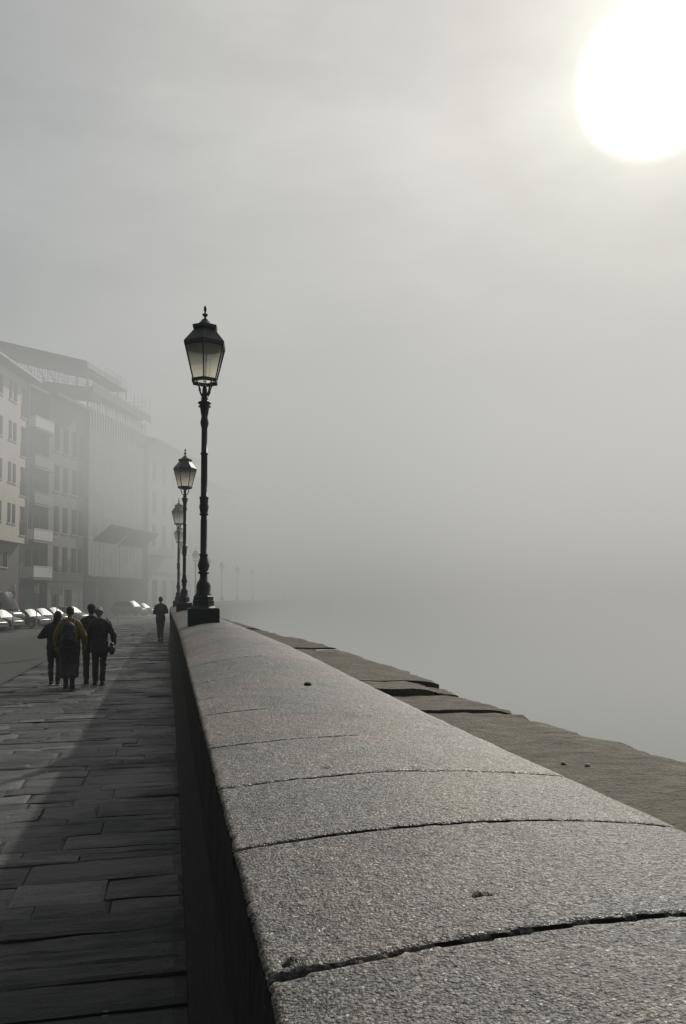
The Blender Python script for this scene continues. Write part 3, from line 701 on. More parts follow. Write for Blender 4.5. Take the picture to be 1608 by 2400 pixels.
for uu in [i*1.9 for i in range(int(L/1.9)+1)]:
    for vv,zt in ((1.4,22.3),(.35,21.6)):
        mb=MB(); mb.tube([M(uu,vv,GZ),M(uu,vv,zt)],.04,6); mb.build('standard',M_['steel'],sc)
for z,v0,v1 in ((3.3,.3,1.5),(7.0,.3,1.5),(10.5,.3,1.5),(14,.3,1.5),(18.7,.1,1.45),(20.45,.1,1.9)):
    mb=MB(); mbox(mb,M,0 if z<20 else .0,L+.1,v0,v1,z-.12,z); 
    if z>20: mbox(mb,M,0,L+.1,v1-.08,v1-.02,z+.003,z+.3); mbox(mb,M,0,L+.1,v1-.06,v1-.01,z-.5,z-.123)
    mb.build('deck',M_['board'],sc)
for z in (21.2,21.8,19.6,22.25):
    mb=MB(); mb.tube([M(0,1.4,z),M(L+.05,1.4,z)],.03,6); mb.tube([M(L,1.4,z),M(L,-2,z)],.03,6)
    if z==21.8:
        for q in range(14): mb.tube([M(.5+q*.9,1.86,20.3),M(.5+q*.9,1.86,21.9+.3*(q%3))],.028,5)
        mb.tube([M(L-1.3,1.86,22.4),M(L+.05,1.86,22.4)],.035,5)
    mb.build('guard_rail',M_['steel'],sc)
mb=MB()
for i in range(0,6): mb.tube([M(i*1.9,1.42,18.8),M((i+1)*1.9,1.42,20.4)],.025,5)
mb.build('brace',M_['steel'],sc)
# upper sheeting between netting and deck
mb=MB()
for i in range(24):
    u0=.1+(L-.2)*i/24; u1=.1+(L-.2)*(i+1)/24-.02
    zz=19.75+.12*math.sin(i*2.3); mb.quad(M(u0,1.62,16.9),M(u1,1.54,16.9),M(u1,1.54,zz),M(u0,1.62,zz))
mb.build('sheeting',M_['sheet'],sc)
for u0,u1 in ((.9,5.4),(6.0,11.6)):
    mb=MB(); mb.add([M(u0,1.6,6.75),M(u1,1.6,6.75),M(u1,3.3,8.15),M(u0,3.3,8.15),M(u0,1.6,6.85),M(u1,1.6,6.85),M(u1,3.3,8.25),M(u0,3.3,8.25)],[(0,1,2,3),(7,6,5,4),(3,2,6,7),(1,0,4,5),(0,3,7,4),(2,1,5,6)])
    mb.build('fan_board',M_['board'],sc)
mb=MB(); mb.tube([M(5.7,1.62,6.5),M(5.7,3.35,8.3)],.09,6); mb.tube([M(0,3.3,8.28),M(L,3.3,8.28)],.04,6); mb.build('strut',M_['steel'],sc)
# lower pitched cover and the big temporary roof above it (both fall towards the river)
def pitched(name,u0,u1,v0,z0,v1,z1,th,mat):
    mb=MB(); mb.add([M(u0,v0,z0),M(u1,v0,z0),M(u1,v1,z1),M(u0,v1,z1),M(u0,v0,z0-th),M(u1,v0,z0-th),M(u1,v1,z1-th),M(u0,v1,z1-th)],
      [(0,1,2,3),(7,6,5,4),(0,4,5,1),(2,6,7,3),(1,5,6,2),(3,7,4,0)]); return mb.build(name,mat,sc)
pitched('lower_cover',.05,2.2,1.7,20.4,-9,22.1,.95,M_['sheet'])
pitched('temporary_roof',.0,6.6,1.3,22.75,-13,26.6,.55,M_['sheet'])
pitched('roof_catwalk',2.5,6.9,1.9,21.95,.3,22.0,.16,M_['board'])
mb=MB()
for uu in (0.05,2.2,4.4,6.5):
    for i in range(13):
        v=1.2-i*1.05; zt=22.7+(1.3-v)*.27-.74; zb=20.5+(1.6-v)*.16
        mb.tube([M(uu,v,zb-.4),M(uu,v,zt)],.035,5)
        if i<12:
            v2=v-1.05; zt2=22.7+(1.3-v2)*.27-.74
            mb.tube([M(uu,v,zb+.5),M(uu,v2,zt2-.05)],.022,5)
    for q in (.55,1.15,1.75): mb.tube([M(uu,1.2,20.5+q-.4),M(uu,-11.6,22.6+q*1.3-.4)],.022,5)
mb.build('roof_truss',M_['steel'],sc)
mb=MB()
for i in range(9): mb.tube([M(6.7+i*.0,1.3-i*.35,20.5),M(6.7,1.3-i*.35,23.4-.05*i)],.03,5)
for i in range(12): mb.tube([M(2.5+i*.4,1.85,20.5),M(2.5+i*.4,1.85,22.9)],.022,5)
mb.tube([M(2.5,1.85,22.85),M(6.9,1.85,22.85)],.025,5); mb.tube([M(2.5,1.85,22.4),M(6.9,1.85,22.4)],.025,5)
mb.build('railing',M_['steel'],sc)
rel(sc,A.lerp(B,.5))
# -- fifth to seventh, fading into the fog
def block(name,label,D0,D1,zt,mat,rows,step,w,h,gdoors=False,roofrise=1.6):
    A=facpt(D0); B=facpt(D1); M,L=frame2d(A,B); root=tag(empty(name),label,'building')
    ops=[]
    x=.9
    while x+w<L-.4:
        for z in rows: ops.append((x,x+w,z,z+h))
        x+=step
    gd=[]
    if gdoors:
        x=1.0
        while x+1.4<L-.5: gd.append((x,x+1.4,GZ,3.6)); x+=2.6
    mb=MB(); facade(mb,M,0,L,GZ-.4,zt,ops+gd,.3); shell(mb,M,0,L,GZ-.4,zt,14); mbox(mb,M,0,L,.004,.12,4.4,4.65); mb.build('wall',mat,root)
    for o_ in ops: window(M,root,o_,0,False,.28)
    for a,b_,c,d_ in gd:
        mb=MB(); mbox(mb,M,a+.01,b_-.01,-.2,-.12,c,d_-.01); mb.build('door',M_['teal'],root)
    mb=MB(); mb.add([M(-.1,.8,zt-.1),M(L+.1,.8,zt-.1),M(L+.1,.8,zt+.2),M(-.1,.8,zt+.2),M(-.1,-7,zt+roofrise),M(L+.1,-7,zt+roofrise),M(-.1,-14,zt),M(L+.1,-14,zt)],[(0,1,2,3),(3,2,5,4),(4,5,7,6),(1,0,6,7),(0,3,4,6),(1,7,5,2)])
    mb.build('roof',M_['roof'],root)
    if gdoors:
        mb=MB(); mbox(mb,M,.3,4.2,.01,1.1,6.0,6.18); b2=mb.build('balcony',M_['plaster_mid'],root)
        mb=MB(); mbox(mb,M,.3,4.2,1.05,1.09,6.19,6.95); mb.build('balcony_panel',M_['grey_panel'],b2)
    rel(root,A.lerp(B,.5))
block('town_house','hazy town house with teal street doors just past the scaffold',80.05,93.5,18.2,M_['plaster_light'],(7.4,10.8,14.1),2.7,1.05,2.1,True)
block('town_house','faint foggy town house with a flat eave, beyond the one with teal doors',93.55,107.5,16.2,M_['plaster_mid'],(4.6,8.0,11.4),2.8,1.05,2.0)
block('town_house','low town house lost in fog at the end of the street row',107.55,134,14.6,M_['plaster_mid'],(4.6,8.0,11.0),3.0,1.05,1.9)
# ------------------------------------------------------------------ street signs
def post_sign(name,label,px,D,w,h,zc,arch=False,cat='sign',zg=-.72):
    c=PX(px,D); root=tag(empty(name,(c.x,c.y,zg),-YAW),label,cat)
    p=MB(); p.tube([(0,.03,-.1),(0,.03,zc-zg+h/2)],.045,8); p.build('post',M_['signpost'],root)
    b=MB(); z0,z1=zc-zg-h/2,zc-zg+h/2
    if arch:
        pr=[(-w/2,z0),(w/2,z0)]+[(w/2*math.cos(a),z1-w/2+w/2*math.sin(a)) for a in [math.pi*i/10 for i in range(11)]]
        b.frustum([[(x,y,z) for x,z in pr] for y in (-.04,0)][::-1])
    else:
        b.box(-w/2,w/2,-.04,0,z0,z1); b.box(-w/2-.05,w/2+.05,-.045,.005,z0-.08,z0-.003); b.box(-w/2-.05,w/2+.05,-.045,.005,z1+.003,z1+.06)
    b.build('panel',M_['sign'],root)
    return root
post_sign('street_sign','pale round-topped sign on a post beside the dark van',31,55.5,.36,.48,hz(1378,55.5),True)
post_sign('street_sign','small square grey sign on a post before the teal shopfront',86,57,.33,.5,hz(1380,57))
post_sign('street_sign','wide grey information board on a post in front of the plain house',134,59,1.0,.62,hz(1383,59))
# pale marker post
c=PX(279,60); root=tag(empty('bollard',(c.x,c.y,-.7)),'short pale post standing on the road edge below the netting','bollard')
p=MB(); p.lathe([(.07,0),(.07,.62),(.05,.66),(.06,.7),(.06,.95),(.02,1.0)],10); p.build('shaft',M_['sign'],root)
p=MB(); p.lathe([(.11,0),(.11,.05),(.08,.08)],10); p.build('foot',M_['signpost'],root)
# ------------------------------------------------------------------ vehicles (noses towards the river, angled parking)
def make_car(label,paint,van=False,glary=True,cat='car',name='parked_car'):
    root=tag(empty(name),label,cat,'vehicles parked along the house fronts')
    if van:
        low=[(2.35,.35,.62,.80),(2.32,.35,.92,.86),(2.05,.3,1.08,.93),(1.7,.3,1.15,.95),(-2.35,.3,1.2,.95),(-2.4,.4,1.15,.92)]
        ws0,ws1,rb,rt=(1.85,1.14),(1.15,2.28),(-2.38,1.18),(-2.3,2.3); hb,ht=.93,.80
    else:
        low=[(2.0,.34,.56,.62),(1.97,.28,.66,.74),(1.8,.25,.74,.82),(1.0,.25,.90,.86),(.2,.25,.93,.87),(-1.6,.25,.96,.86),(-1.9,.28,.92,.80),(-1.98,.36,.80,.72)]
        ws0,ws1,rb,rt=(1.12,.895),(.38,1.43),(-1.85,.94),(-1.35,1.42); hb,ht=.80,.60
    b=MB(); rings=[]
    for x,z0,z1,w in low:
        rings.append([(x,-w*.92,z0),(x,w*.92,z0),(x,w,z0+.18),(x,w,z1-.12),(x,w*.93,z1-.02),(x,w*.5,z1+.02),(x,-w*.5,z1+.02),(x,-w*.93,z1-.02),(x,-w,z1-.12),(x,-w,z0+.18)])
    b.frustum(rings[::-1],True,True)
    cab=[[(ws0[0],-hb,ws0[1]-.05),(ws0[0],hb,ws0[1]-.05)],[(ws1[0],-ht,ws1[1]),(ws1[0],ht,ws1[1])],[(rt[0],-ht,rt[1]),(rt[0],ht,rt[1])],[(rb[0],-hb,rb[1]-.05),(rb[0],hb,rb[1]-.05)]]
    mid=((ws1[0]+rt[0])/2, ws1[1]+.05)
    vs=[cab[0][0],cab[1][0],(mid[0],-ht,mid[1]),cab[2][0],cab[3][0],cab[0][1],cab[1][1],(mid[0],ht,mid[1]),cab[2][1],cab[3][1]]
    b.add(vs,[(0,1,2,3,4),(9,8,7,6,5),(0,5,6,1),(1,6,7,2),(2,7,8,3),(3,8,9,4)])
    b.build('body',paint,root)
    def lerp(p,q,t): return tuple(a+(c-a)*t for a,c in zip(p,q))
    # windscreen, bulging a little
    g=MB(); nn=Vector((ws1[1]-ws0[1],0,ws0[0]-ws1[0])).normalized(); rows=[]
    for i in range(6):
        t=.05+.9*i/5; r=[]
        for j in range(9):
            q=j/8; y0=lerp(cab[0][0],cab[0][1],.05+.9*q); y1=lerp(cab[1][0],cab[1][1],.05+.9*q)
            p=Vector(lerp(y0,y1,t))+nn*(.012+.09*math.sin(math.pi*q)*1.0+.03*math.sin(math.pi*t)); r.append(p)
        rows.append(r)
    g.add([p for r in rows for p in r],[(i*9+j,i*9+j+1,(i+1)*9+j+1,(i+1)*9+j) for i in range(5) for j in range(8)],True)
    g.build('windscreen',M_['dew'] if glary else M_['car_glass'],root)
    if not van:
        g=MB(); r0=[]; 
        for i,(x,z,w) in enumerate(((1.9,.705,.66),(1.6,.80,.72),(1.15,.905,.74))): r0.append([(x,-w+2*w*j/6,z+.022+.02*math.sin(math.pi*j/6)) for j in range(7)])
        g.add([p for r in r0 for p in r],[(i*7+j,i*7+j+1,(i+1)*7+j+1,(i+1)*7+j) for i in range(2) for j in range(6)],True)
        g.build('bonnet',M_['glarepaint'] if glary else paint,root)
    for sy in (0,1):
        g=MB(); sgn=-1 if sy==0 else 1
        a,b1,c1,d1=cab[0][sy],cab[1][sy],cab[2][sy],cab[3][sy]
        cen=Vector([sum(p[i] for p in (a,b1,c1,d1))/4 for i in range(3)])
        q=[Vector(p)*.86+cen*.14+Vector((0,sgn*.012,.01)) for p in (a,b1,c1,d1)]
        if van: 
            q=[Vector((1.55,sgn*.915,1.3)),Vector((1.1,sgn*.845,2.05)),Vector((.45,sgn*.845,2.05)),Vector((.4,sgn*.925,1.3))]
        g.add(q,[(0,1,2,3) if sgn<0 else (3,2,1,0)]); g.build('side_window',M_['car_glass'],root)
    for x in ((1.55,-1.5) if van else (1.28,-1.28)):
        for sy in (-1,1):
            w=MB(); rr=.34 if van else .3; pr=[(.6*rr,-.10),(.95*rr,-.10),(rr,-.06),(rr,.06),(.95*rr,.10),(.6*rr,.10)]
            w.frustum([[(x+r*math.cos(2*math.pi*k/18),sy*(.80 if not van else .86)+y,rr+r*math.sin(2*math.pi*k/18)) for k in range(18)] for r,y in pr],True,True)
            wh=w.build('wheel',M_['tyre'],root)
            w=MB(); w.frustum([[(x+r*math.cos(2*math.pi*k/14),sy*(.905 if not van else .965)+y,rr+r*math.sin(2*math.pi*k/14)) for k in range(14)] for r,y in ((.18,-.01*sy),(.17,.004*sy),(.05,.01*sy))],True); w.build('rim',M_['rim'],wh)
    for sy in (-1,1):
        h=MB(); x,z=(2.26,.82) if van else (1.9,.62); h.ell((x,sy*(.68 if van else .58),z),(.09,.15,.08),10,6); h.build('headlight',M_['lamp_lens'],root)
    h=MB(); x=2.33 if van else 1.96
    h.box(x-.1,x+.06,-.7,.7,.36,.52); h.build('bumper',M_['car_grey'] if glary else M_['tyre'],root)
    return root
def place(o,px,D,zg,az):   # px: image pixel column of the nose
    p=PX(px,D); d=Vector((math.sin(az),math.cos(az),0)); p=p-d*1.95
    o.location=(p.x,p.y,zg); o.rotation_euler=(0,0,math.pi/2-az)
AZ=R(118)
cars=[('dark car with a glare-whitened bonnet, only its nose in the frame','car_dark',False,4,53.6,-.66),
 ('dark hatchback with windscreen whitened for sun glare, parked below the pale block','car_dark',False,43,57.0,-.66),
 ('bluish car with shining bonnet before the teal shopfront','car_blue',False,108,61.5,-.68),
 ('car with tall bright windscreen peeking over the bluish car','car_grey',False,134,65.5,-.66),
 ('dark car with one sun glint, behind the mustard-jacket walker','car_dark',False,160,69.0,-.64),
 ('pale car with glaring bonnet, between the mustard jacket and the knit hat','car_grey',False,202,73.5,-.62),
 ('grey people carrier with a long pale windscreen, parked alone in the haze','car_grey',False,338,92.0,-.45),
 ('farthest car with sparkling bonnet, beside the lone walker','car_dark',False,362,94.5,-.45)]
for lb,mt,vn,px,D,zg in cars:
    o=make_car(lb,M_[mt],vn); place(o,px,D,zg,AZ)
    if 'people carrier' in lb: o.scale=(1.05,1.02,1.2)
v=make_car('tall dark van with a light-rimmed roof, at the very edge of the street',M_['car_dark'],True,False,'van','parked_van'); place(v,25,59.2,-.66,AZ); v.scale=(1.12,1.08,1.24)
mb=MB(); mb.box(-2.25,1.1,-.84,.84,2.335,2.36); mb.build('roof_panel',M_['glarepaint'],v)
# ------------------------------------------------------------------ people
FOLD=bpy.data.textures.new('cloth_folds','CLOUDS'); FOLD.noise_scale=.085; FOLD.noise_depth=2
def blob(name,mb,mat,parent,vox=.012,smooth=3):
    o=mb.build(name,mat,parent)
    r=o.modifiers.new('fuse','REMESH'); r.mode='VOXEL'; r.voxel_size=vox; r.use_smooth_shade=True
    s_=o.modifiers.new('soften','SMOOTH'); s_.factor=.5; s_.iterations=smooth
    if name=='hair':
        d_=o.modifiers.new('locks','DISPLACE'); d_.texture=FOLD; d_.strength=.035; d_.mid_level=.45; d_.texture_coords='LOCAL'
    if name in ('coat','trousers','rucksack','bag_body'):
        d_=o.modifiers.new('folds','DISPLACE'); d_.texture=FOLD; d_.strength=.03; d_.mid_level=.5; d_.texture_coords='LOCAL'
    return o
def hand(mb,w,d,side,curl=.6,palm=(0,0,1)):
    """palm plus four unequal bent fingers and a thumb; w wrist, d pointing direction, side = direction of the thumb, palm = way the palm faces"""
    w=Vector(w); d=Vector(d).normalized(); pn=Vector(palm); pn=(pn-d*pn.dot(d)).normalized(); sd=d.cross(pn).normalized()
    if sd.dot(Vector(side))<0: sd=-sd
    mb.tube([w-d*.01,w+d*.03,w+d*.075,w+d*.092],[.024,.034,.038,.034],10,True,.5,tuple(sd))
    for k,(o_,ln) in enumerate(((.028,.072),(.0095,.080),(-.0095,.074),(-.027,.058))):
        b=w+d*.085+sd*o_; a=curl*(.8+.12*k); pts=[b]; ang=0
        for seg in (.42,.33,.25):
            ang+=a*.8; dv=d*math.cos(ang)+pn*math.sin(ang); pts.append(pts[-1]+dv*ln*seg)
        mb.tube(pts,[.0095,.009,.0082,.0065],8)
    b=w+d*.03+sd*.03
    mb.tube([b-sd*.012,b+sd*.022+d*.02+pn*.01,b+sd*.03+d*.045+pn*.02,b+sd*.026+d*.062+pn*.03],[.014,.0115,.010,.007],8)
def head(mb,c,s,turn=0.0):
    c=Vector(c); Rz=Matrix.Rotation(turn,3,'Z'); q=lambda x,y,z:c+Rz@Vector((x*s,y*s,z*s))
    mb.ell(c,(.074*s,.094*s,.112*s),16,12,Rz)
    mb.ell(q(0,.03,-.06),(.052*s,.06*s,.06*s),12,8,Rz)                  # jaw
    mb.tube([q(0,.088,.025),q(0,.108,-.015),q(0,.092,-.03)],[.008*s,.014*s,.012*s],8)   # nose
    for x in (-1,1):
        mb.ell(q(x*.077,-.004,-.005),(.012*s,.022*s,.033*s),8,6,Rz)      # ears
        mb.ell(q(x*.03,.084,.018),(.016*s,.01*s,.009*s),8,6,Rz)         # eyes / lids
        mb.ell(q(x*.032,.086,.034),(.022*s,.01*s,.006*s),8,6,Rz)        # brow
    mb.ell(q(0,.09,-.055),(.024*s,.01*s,.008*s),8,6,Rz)                # mouth
def person(label,loc,H,cfg,face=0.0):
    s=H/1.75; root=tag(empty('person',loc,face),label,'person'); S=lambda p:tuple(x*s for x in p)
    hipw=.09; shw=cfg.get('shw',.168)
    # legs: (ankle x, ankle y, lift, knee y)
    legs=cfg['legs']; arms=cfg['arms']; lean=cfg.get('lean',0.0)
    b=MB(); tr=MB(); hx=cfg.get('headx',0.0)
    ankles=[]
    for sx,(ax,ay,lift,kx,ky) in zip((-1,1),legs):
        hip=(sx*hipw,0,.93); knee=(kx,ky,.49+lift*.3); ank=(ax,ay,.085+lift)
        b.tube([S(hip),S(((hip[0]+knee[0])/2,(hip[1]+knee[1])/2+.012,.72)),S(knee),S(((knee[0]+ank[0])/2,(knee[1]+ank[1])/2-.02,.32)),S(ank),S((ax,ay+.02,.05+lift))],[.085*s,.075*s,.055*s,.053*s,.037*s,.036*s],12)
        b.tube([S((ax,ay-.05,.045+lift)),S((ax,ay+.05,.045+lift)),S((ax,ay+.16,.03+lift))],[.036*s,.04*s,.026*s],10)
        ankles.append((ax,ay,lift))
        kn=cfg['trouser']
        if kn=='wide':
            tr.tube([S((sx*.085,0,1.0)),S((sx*.1,0,.88)),S((knee[0],knee[1],.5)),S((ax,ay,.23+lift)),S((ax,ay,.215+lift))],[.13*s,.125*s,.118*s,.122*s,.12*s],16)
        elif kn=='slim':
            tr.tube([S((sx*.08,0,1.0)),S(hip),S(((hip[0]+knee[0])/2,knee[1]*.5+.01,.7)),S(knee),S(((knee[0]+ank[0])/2,(knee[1]+ank[1])/2-.02,.31)),S((ax,ay,.10+lift))],[.095*s,.10*s,.085*s,.066*s,.062*s,.048*s],14)
        else:
            tr.tube([S((sx*.08,0,1.0)),S(hip),S(((hip[0]+knee[0])/2,knee[1]*.5+.01,.7)),S(knee),S(((knee[0]+ank[0])/2,(knee[1]+ank[1])/2-.015,.31)),S((ax,ay,.075+lift))],[.095*s,.10*s,.086*s,.071*s,.068*s,.062*s],14)
    tr.tube([S((0,0,.9)),S((0,0,1.08))],[.14*s,.135*s],16,True,.75,(1,0,0))
    b.tube([S((0,0,.9)),S((0,0,1.08)),S((0,lean*.4,1.25)),S((0,lean*.8,1.37)),S((0,lean*.9,1.43))],[.14*s,.125*s,.14*s,.12*s,.05*s],16,True,.68,(1,0,0))
    hc=(hx,lean+.015,1.635)
    b.tube([S((0,lean*.9,1.43)),S((hx*.6,lean,1.50)),S((hx,lean+.01,1.57))],[.058*s,.052*s,.05*s],12)
    head(b,S(hc),s,cfg.get('turn',0))
    ct=MB(); infl=cfg.get('puff',1.0)
    jl=cfg.get('hem',.78); wb=cfg.get('hemw',.19)
    ct.tube([S((0,0,jl)),S((0,0,jl+.1)),S((0,0,1.05)),S((0,lean*.4,1.25)),S((0,lean*.8,1.38)),S((0,lean*.9,1.455)),S((hx*.3,lean*.95,1.50))],[wb*s*infl,wb*s*infl*.99,.168*s*infl,.182*s*infl,.168*s*infl,.095*s*infl,.07*s],20,True,.72,(1,0,0))
    for sx,(el,wr,hd,thumb,palm) in zip((-1,1),arms):
        sh=(sx*shw,lean*.8,1.365)
        m1=tuple((a+c)/2 for a,c in zip(sh,el)); m2=tuple((a+c)/2 for a,c in zip(el,wr))
        b.tube([S((sx*.07,lean*.8,1.39)),S(sh),S(m1),S(el),S(m2),S(wr)],[.045*s,.05*s,.047*s,.040*s,.036*s,.026*s],12)
        a=cfg.get('sleeve',1.0)
        wr2=tuple(e+(w_-e)*.97 for e,w_ in zip(el,wr))
        ct.tube([S((sx*.03,lean*.8,1.435)),S((sx*.10,lean*.8,1.41)),S(sh),S(m1),S(el),S(m2),S(wr2)],[.06*s*a,.068*s*a,.072*s*a,.068*s*a,.062*s*a,.058*s*a,.047*s*a],14)
        hand(b,S(wr),hd,thumb,cfg.get('curl',.5),palm)
    blob('body',b,M_['skin'],root,.008,2)
    blob('trousers',tr,M_[cfg['tmat']],root,.011)
    blob('coat',ct,M_[cfg['cmat']],root,.011,4)
    for ax,ay,lift in ankles:
        f=MB(); f.tube([S((ax,ay-.075,.05+lift)),S((ax,ay+.0,.052+lift)),S((ax,ay+.09,.045+lift)),S((ax,ay+.185,.034+lift))],[.043*s,.05*s,.047*s,.03*s],12)
        if cfg.get('boots',True): f.tube([S((ax,ay-.005,.04+lift)),S((ax,ay,.2+lift))],[.05*s,.056*s],12)
        sh_=blob('shoe',f,M_['leather'],root,.008,2)
        g=MB(); pr=[(-.05,-.11),(.05,-.11),(.056,.05),(.045,.16),(0,.21),(-.045,.16),(-.056,.05)]
        g.frustum([[S((ax+x,ay+y,z+lift)) for x,y in pr] for z in (.0,.022)]); g.build('sole',M_['sole' if cfg.get('palesole') else 'leather'],sh_)
    return root,s,S,hc
def hairblob(root,S,s,hc,kind,mat):
    h=MB(); x,y,z=hc
    if kind=='short':
        h.ell(S((x,y-.012,z+.028)),(.082*s,.098*s,.10*s),16,10); h.tube([S((x,y-.06,z)),S((x,y-.066,z-.05))],[.06*s,.045*s],12)
    elif kind=='bob':
        h.ell(S((x,y-.015,z+.02)),(.09*s,.104*s,.112*s),16,10); h.tube([S((x,y-.04,z+.02)),S((x,y-.05,z-.07)),S((x,y-.045,z-.15))],[.09*s,.092*s,.075*s],14)
    elif kind=='bun':
        h.ell(S((x,y-.012,z+.022)),(.086*s,.10*s,.106*s),16,10); h.ell(S((x,y-.095,z+.05)),(.045*s,.04*s,.045*s),12,8)
    return blob('hair',h,mat,root,.008,2)
dn=(0,0,-1)
def feet(px,py): D=F*EYE/(py-HY); return PX(px,D)
FACE=-R(2)
# walker in the mustard jacket with a rucksack
r,s,S,hc=person('person in mustard jacket with dark rucksack and wide cropped trousers',feet(165,1611),1.57,
  dict(legs=[(-.06,-.05,0,-.075,.02),(.085,-.16,.02,.09,.0)],arms=[((-.275,-.04,1.13),(-.28,.06,.90),dn,(0,1,0),(1,0,0)),((.29,.02,1.12),(.29,.16,.92),dn,(0,1,0),(-1,0,0))],
   trouser='wide',tmat='black_cloth',cmat='mustard',hem=.86,hemw=.185,puff=1.03,sleeve=1.15,curl=.6),FACE)
hairblob(r,S,s,hc,'short',M_['hair_dark'])
p=MB(); p.tube([S((0,-.20,.92)),S((0,-.235,1.0)),S((0,-.245,1.2)),S((0,-.23,1.36)),S((0,-.20,1.42))],[.13*s,.15*s,.15*s,.13*s,.08*s],16,True,.62,(1,0,0))
p.tube([S((0,-.30,.98)),S((0,-.325,1.06)),S((0,-.31,1.17))],[.10*s,.115*s,.09*s],14,True,.5,(1,0,0))
rk=blob('rucksack',p,M_['black_cloth'],r,.011,3)
for sx in (-1,1):
    t=MB(); t.tube([S((sx*.10,-.19,1.38)),S((sx*.115,-.1,1.475)),S((sx*.12,.04,1.47)),S((sx*.125,.145,1.36)),S((sx*.13,.14,1.15)),S((sx*.14,-.05,1.02))],.022*s,8); t.build('strap',M_['black_cloth'],rk)
# slim companion raising a hand to the front
r,s,S,hc=person('slim person in dark jacket with dark bob hair and one elbow bent out',feet(130,1605),1.47,
  dict(legs=[(-.075,.05,0,-.085,.03),(.10,-.10,.01,.10,.02)],arms=[((-.335,-.02,1.14),(-.16,.16,1.17),(.8,.5,.25),(0,0,1),(0,-1,0)),((.25,.02,1.14),(.20,.17,1.0),(-.2,.9,.1),(0,0,1),(-1,0,0))],
   trouser='slim',tmat='charcoal',cmat='black_cloth',hem=.80,hemw=.175,headx=.06,turn=-.2,palesole=True,sleeve=1.02),FACE)
hairblob(r,S,s,hc,'bob',M_['hair_dark'])
# tall walker with the knit hat
r,s,S,hc=person('tall person in black coat and dark plum knit hat, walking in the group',feet(214,1601),1.61,
  dict(legs=[(-.085,.02,0,-.09,.03),(.10,.14,.0,.10,.09)],arms=[((-.275,-.02,1.12),(-.27,.08,.88),dn,(0,1,0),(1,0,0)),((.27,-.02,1.12),(.25,.1,.89),dn,(0,1,0),(-1,0,0))],
   trouser='straight',tmat='charcoal',cmat='navy',hem=.74,hemw=.185,puff=1.0,headx=.01,turn=-.5),FACE)
h=MB(); x,y,z=hc; h.ell(S((x,y-.005,z+.045)),(.092*s,.108*s,.088*s),16,10); h.ell(S((x,y-.008,z+.01)),(.094*s,.11*s,.03*s),16,8); blob('knit_hat',h,M_['hat'],r,.008,2)
hairblob(r,S,s,(hc[0],hc[1],hc[2]-.03),'short',M_['hair_dark'])
# grey-haired walker with handbag
r,s,S,hc=person('grey-haired person in padded black coat with a round handbag at the hip',feet(235,1604),1.55,
  dict(legs=[(-.09,.06,0,-.09,.05),(.075,-.06,.012,.085,.02)],arms=[((-.26,.02,1.12),(-.20,.15,.98),(.2,.9,-.2),(0,0,1),(1,0,0)),((.31,-.03,1.13),(.285,.10,.98),(-.1,.7,-.6),(0,0,1),(-1,0,0))],
   trouser='straight',tmat='black_cloth',cmat='black_cloth',hem=.74,hemw=.19,puff=1.06,sleeve=1.12,headx=-.02),FACE)
hairblob(r,S,s,hc,'bun',M_['hair_grey'])
hb=MB(); x,y,z=hc; hb.tube([S((x+.088*math.cos(a),y-.012+.102*math.sin(a),z+.012-.02*math.sin(a))) for a in [2*math.pi*i/20 for i in range(21)]],.012*s,8); hb.build('headband',M_['black_cloth'],r)
bag=tag(empty('handbag',r.location.copy(),FACE),'round black shoulder bag hanging at the hip of the grey-haired walker','bag')
g=MB(); g.tube([S((.275,-.15,.80)),S((.275,-.03,.795)),S((.275,.10,.80))],[.10*s,.125*s,.10*s],14,True,.62,(0,0,1)); g.tube([S((.275,-.12,.90)),S((.275,.08,.90))],[.05*s,.05*s],12,True,.9,(0,0,1)); blob('bag_body',g,M_['leather'],bag,.01,3)
g=MB(); g.tube([S((.345,-.12,.90)),S((.33,-.14,1.15)),S((.24,-.10,1.42)),S((.15,-.02,1.50)),S((.22,.10,1.42)),S((.33,.15,1.15)),S((.345,.10,.90))],.014*s,8); g.build('strap',M_['leather'],bag)
# lone walker farther on
r,s,S,hc=person('lone dark figure with short hair, hands held in front, walking near the parapet',feet(377,1503),1.77,
  dict(legs=[(-.05,.10,0,-.07,.06),(.06,-.12,.03,.06,.03)],arms=[((-.245,-.03,1.12),(-.09,.19,1.08),(.9,.3,.1),(0,0,1),(0,-1,0)),((.26,-.03,1.13),(.12,.19,1.13),(-.9,.3,.1),(0,0,1),(0,-1,0))],
   trouser='slim',tmat='charcoal',cmat='navy',hem=.80,hemw=.185,puff=1.0,sleeve=1.0,boots=False),0.0)
hairblob(r,S,s,hc,'short',M_['hair_dark'])
# ------------------------------------------------------------------ fog: one volume, glow added in place of scattered sunlight, thin round the photographer, thick along the river
mb=MB(); mb.box(-160,260,-25,300,-7.4,26)
fog=mb.build('fog',None); tag(fog,'pale grey fog bank filling the street and hiding the river','fog',kind='stuff')
m,nt,out=newmat('fog_air')
g=N(nt,'NewGeometry'); sx=N(nt,'SeparateXYZ'); nt.links.new(g.outputs['Position'],sx.inputs[0])
X,Y,Z=sx.outputs
zsh=maprange(nt,Z,.3,6.5,19,0)
ysh=math_node(nt,'SUBTRACT',Y,zsh)
dy=maprange(nt,ysh,8,40,.0020,.0345)
qx=math_node(nt,'SUBTRACT',X,math_node(nt,'MULTIPLY',math_node(nt,'MULTIPLY',Y,Y),.0012))
fx=math_node(nt,'ADD',maprange(nt,qx,-10,1,.13,.95),math_node(nt,'ADD',maprange(nt,Z,6,17,0,.62),maprange(nt,Y,84,112,0,.5)))
fr=maprange(nt,X,3,30,1.0,1.25)
fz=maprange(nt,Z,9,26,1.0,.15)
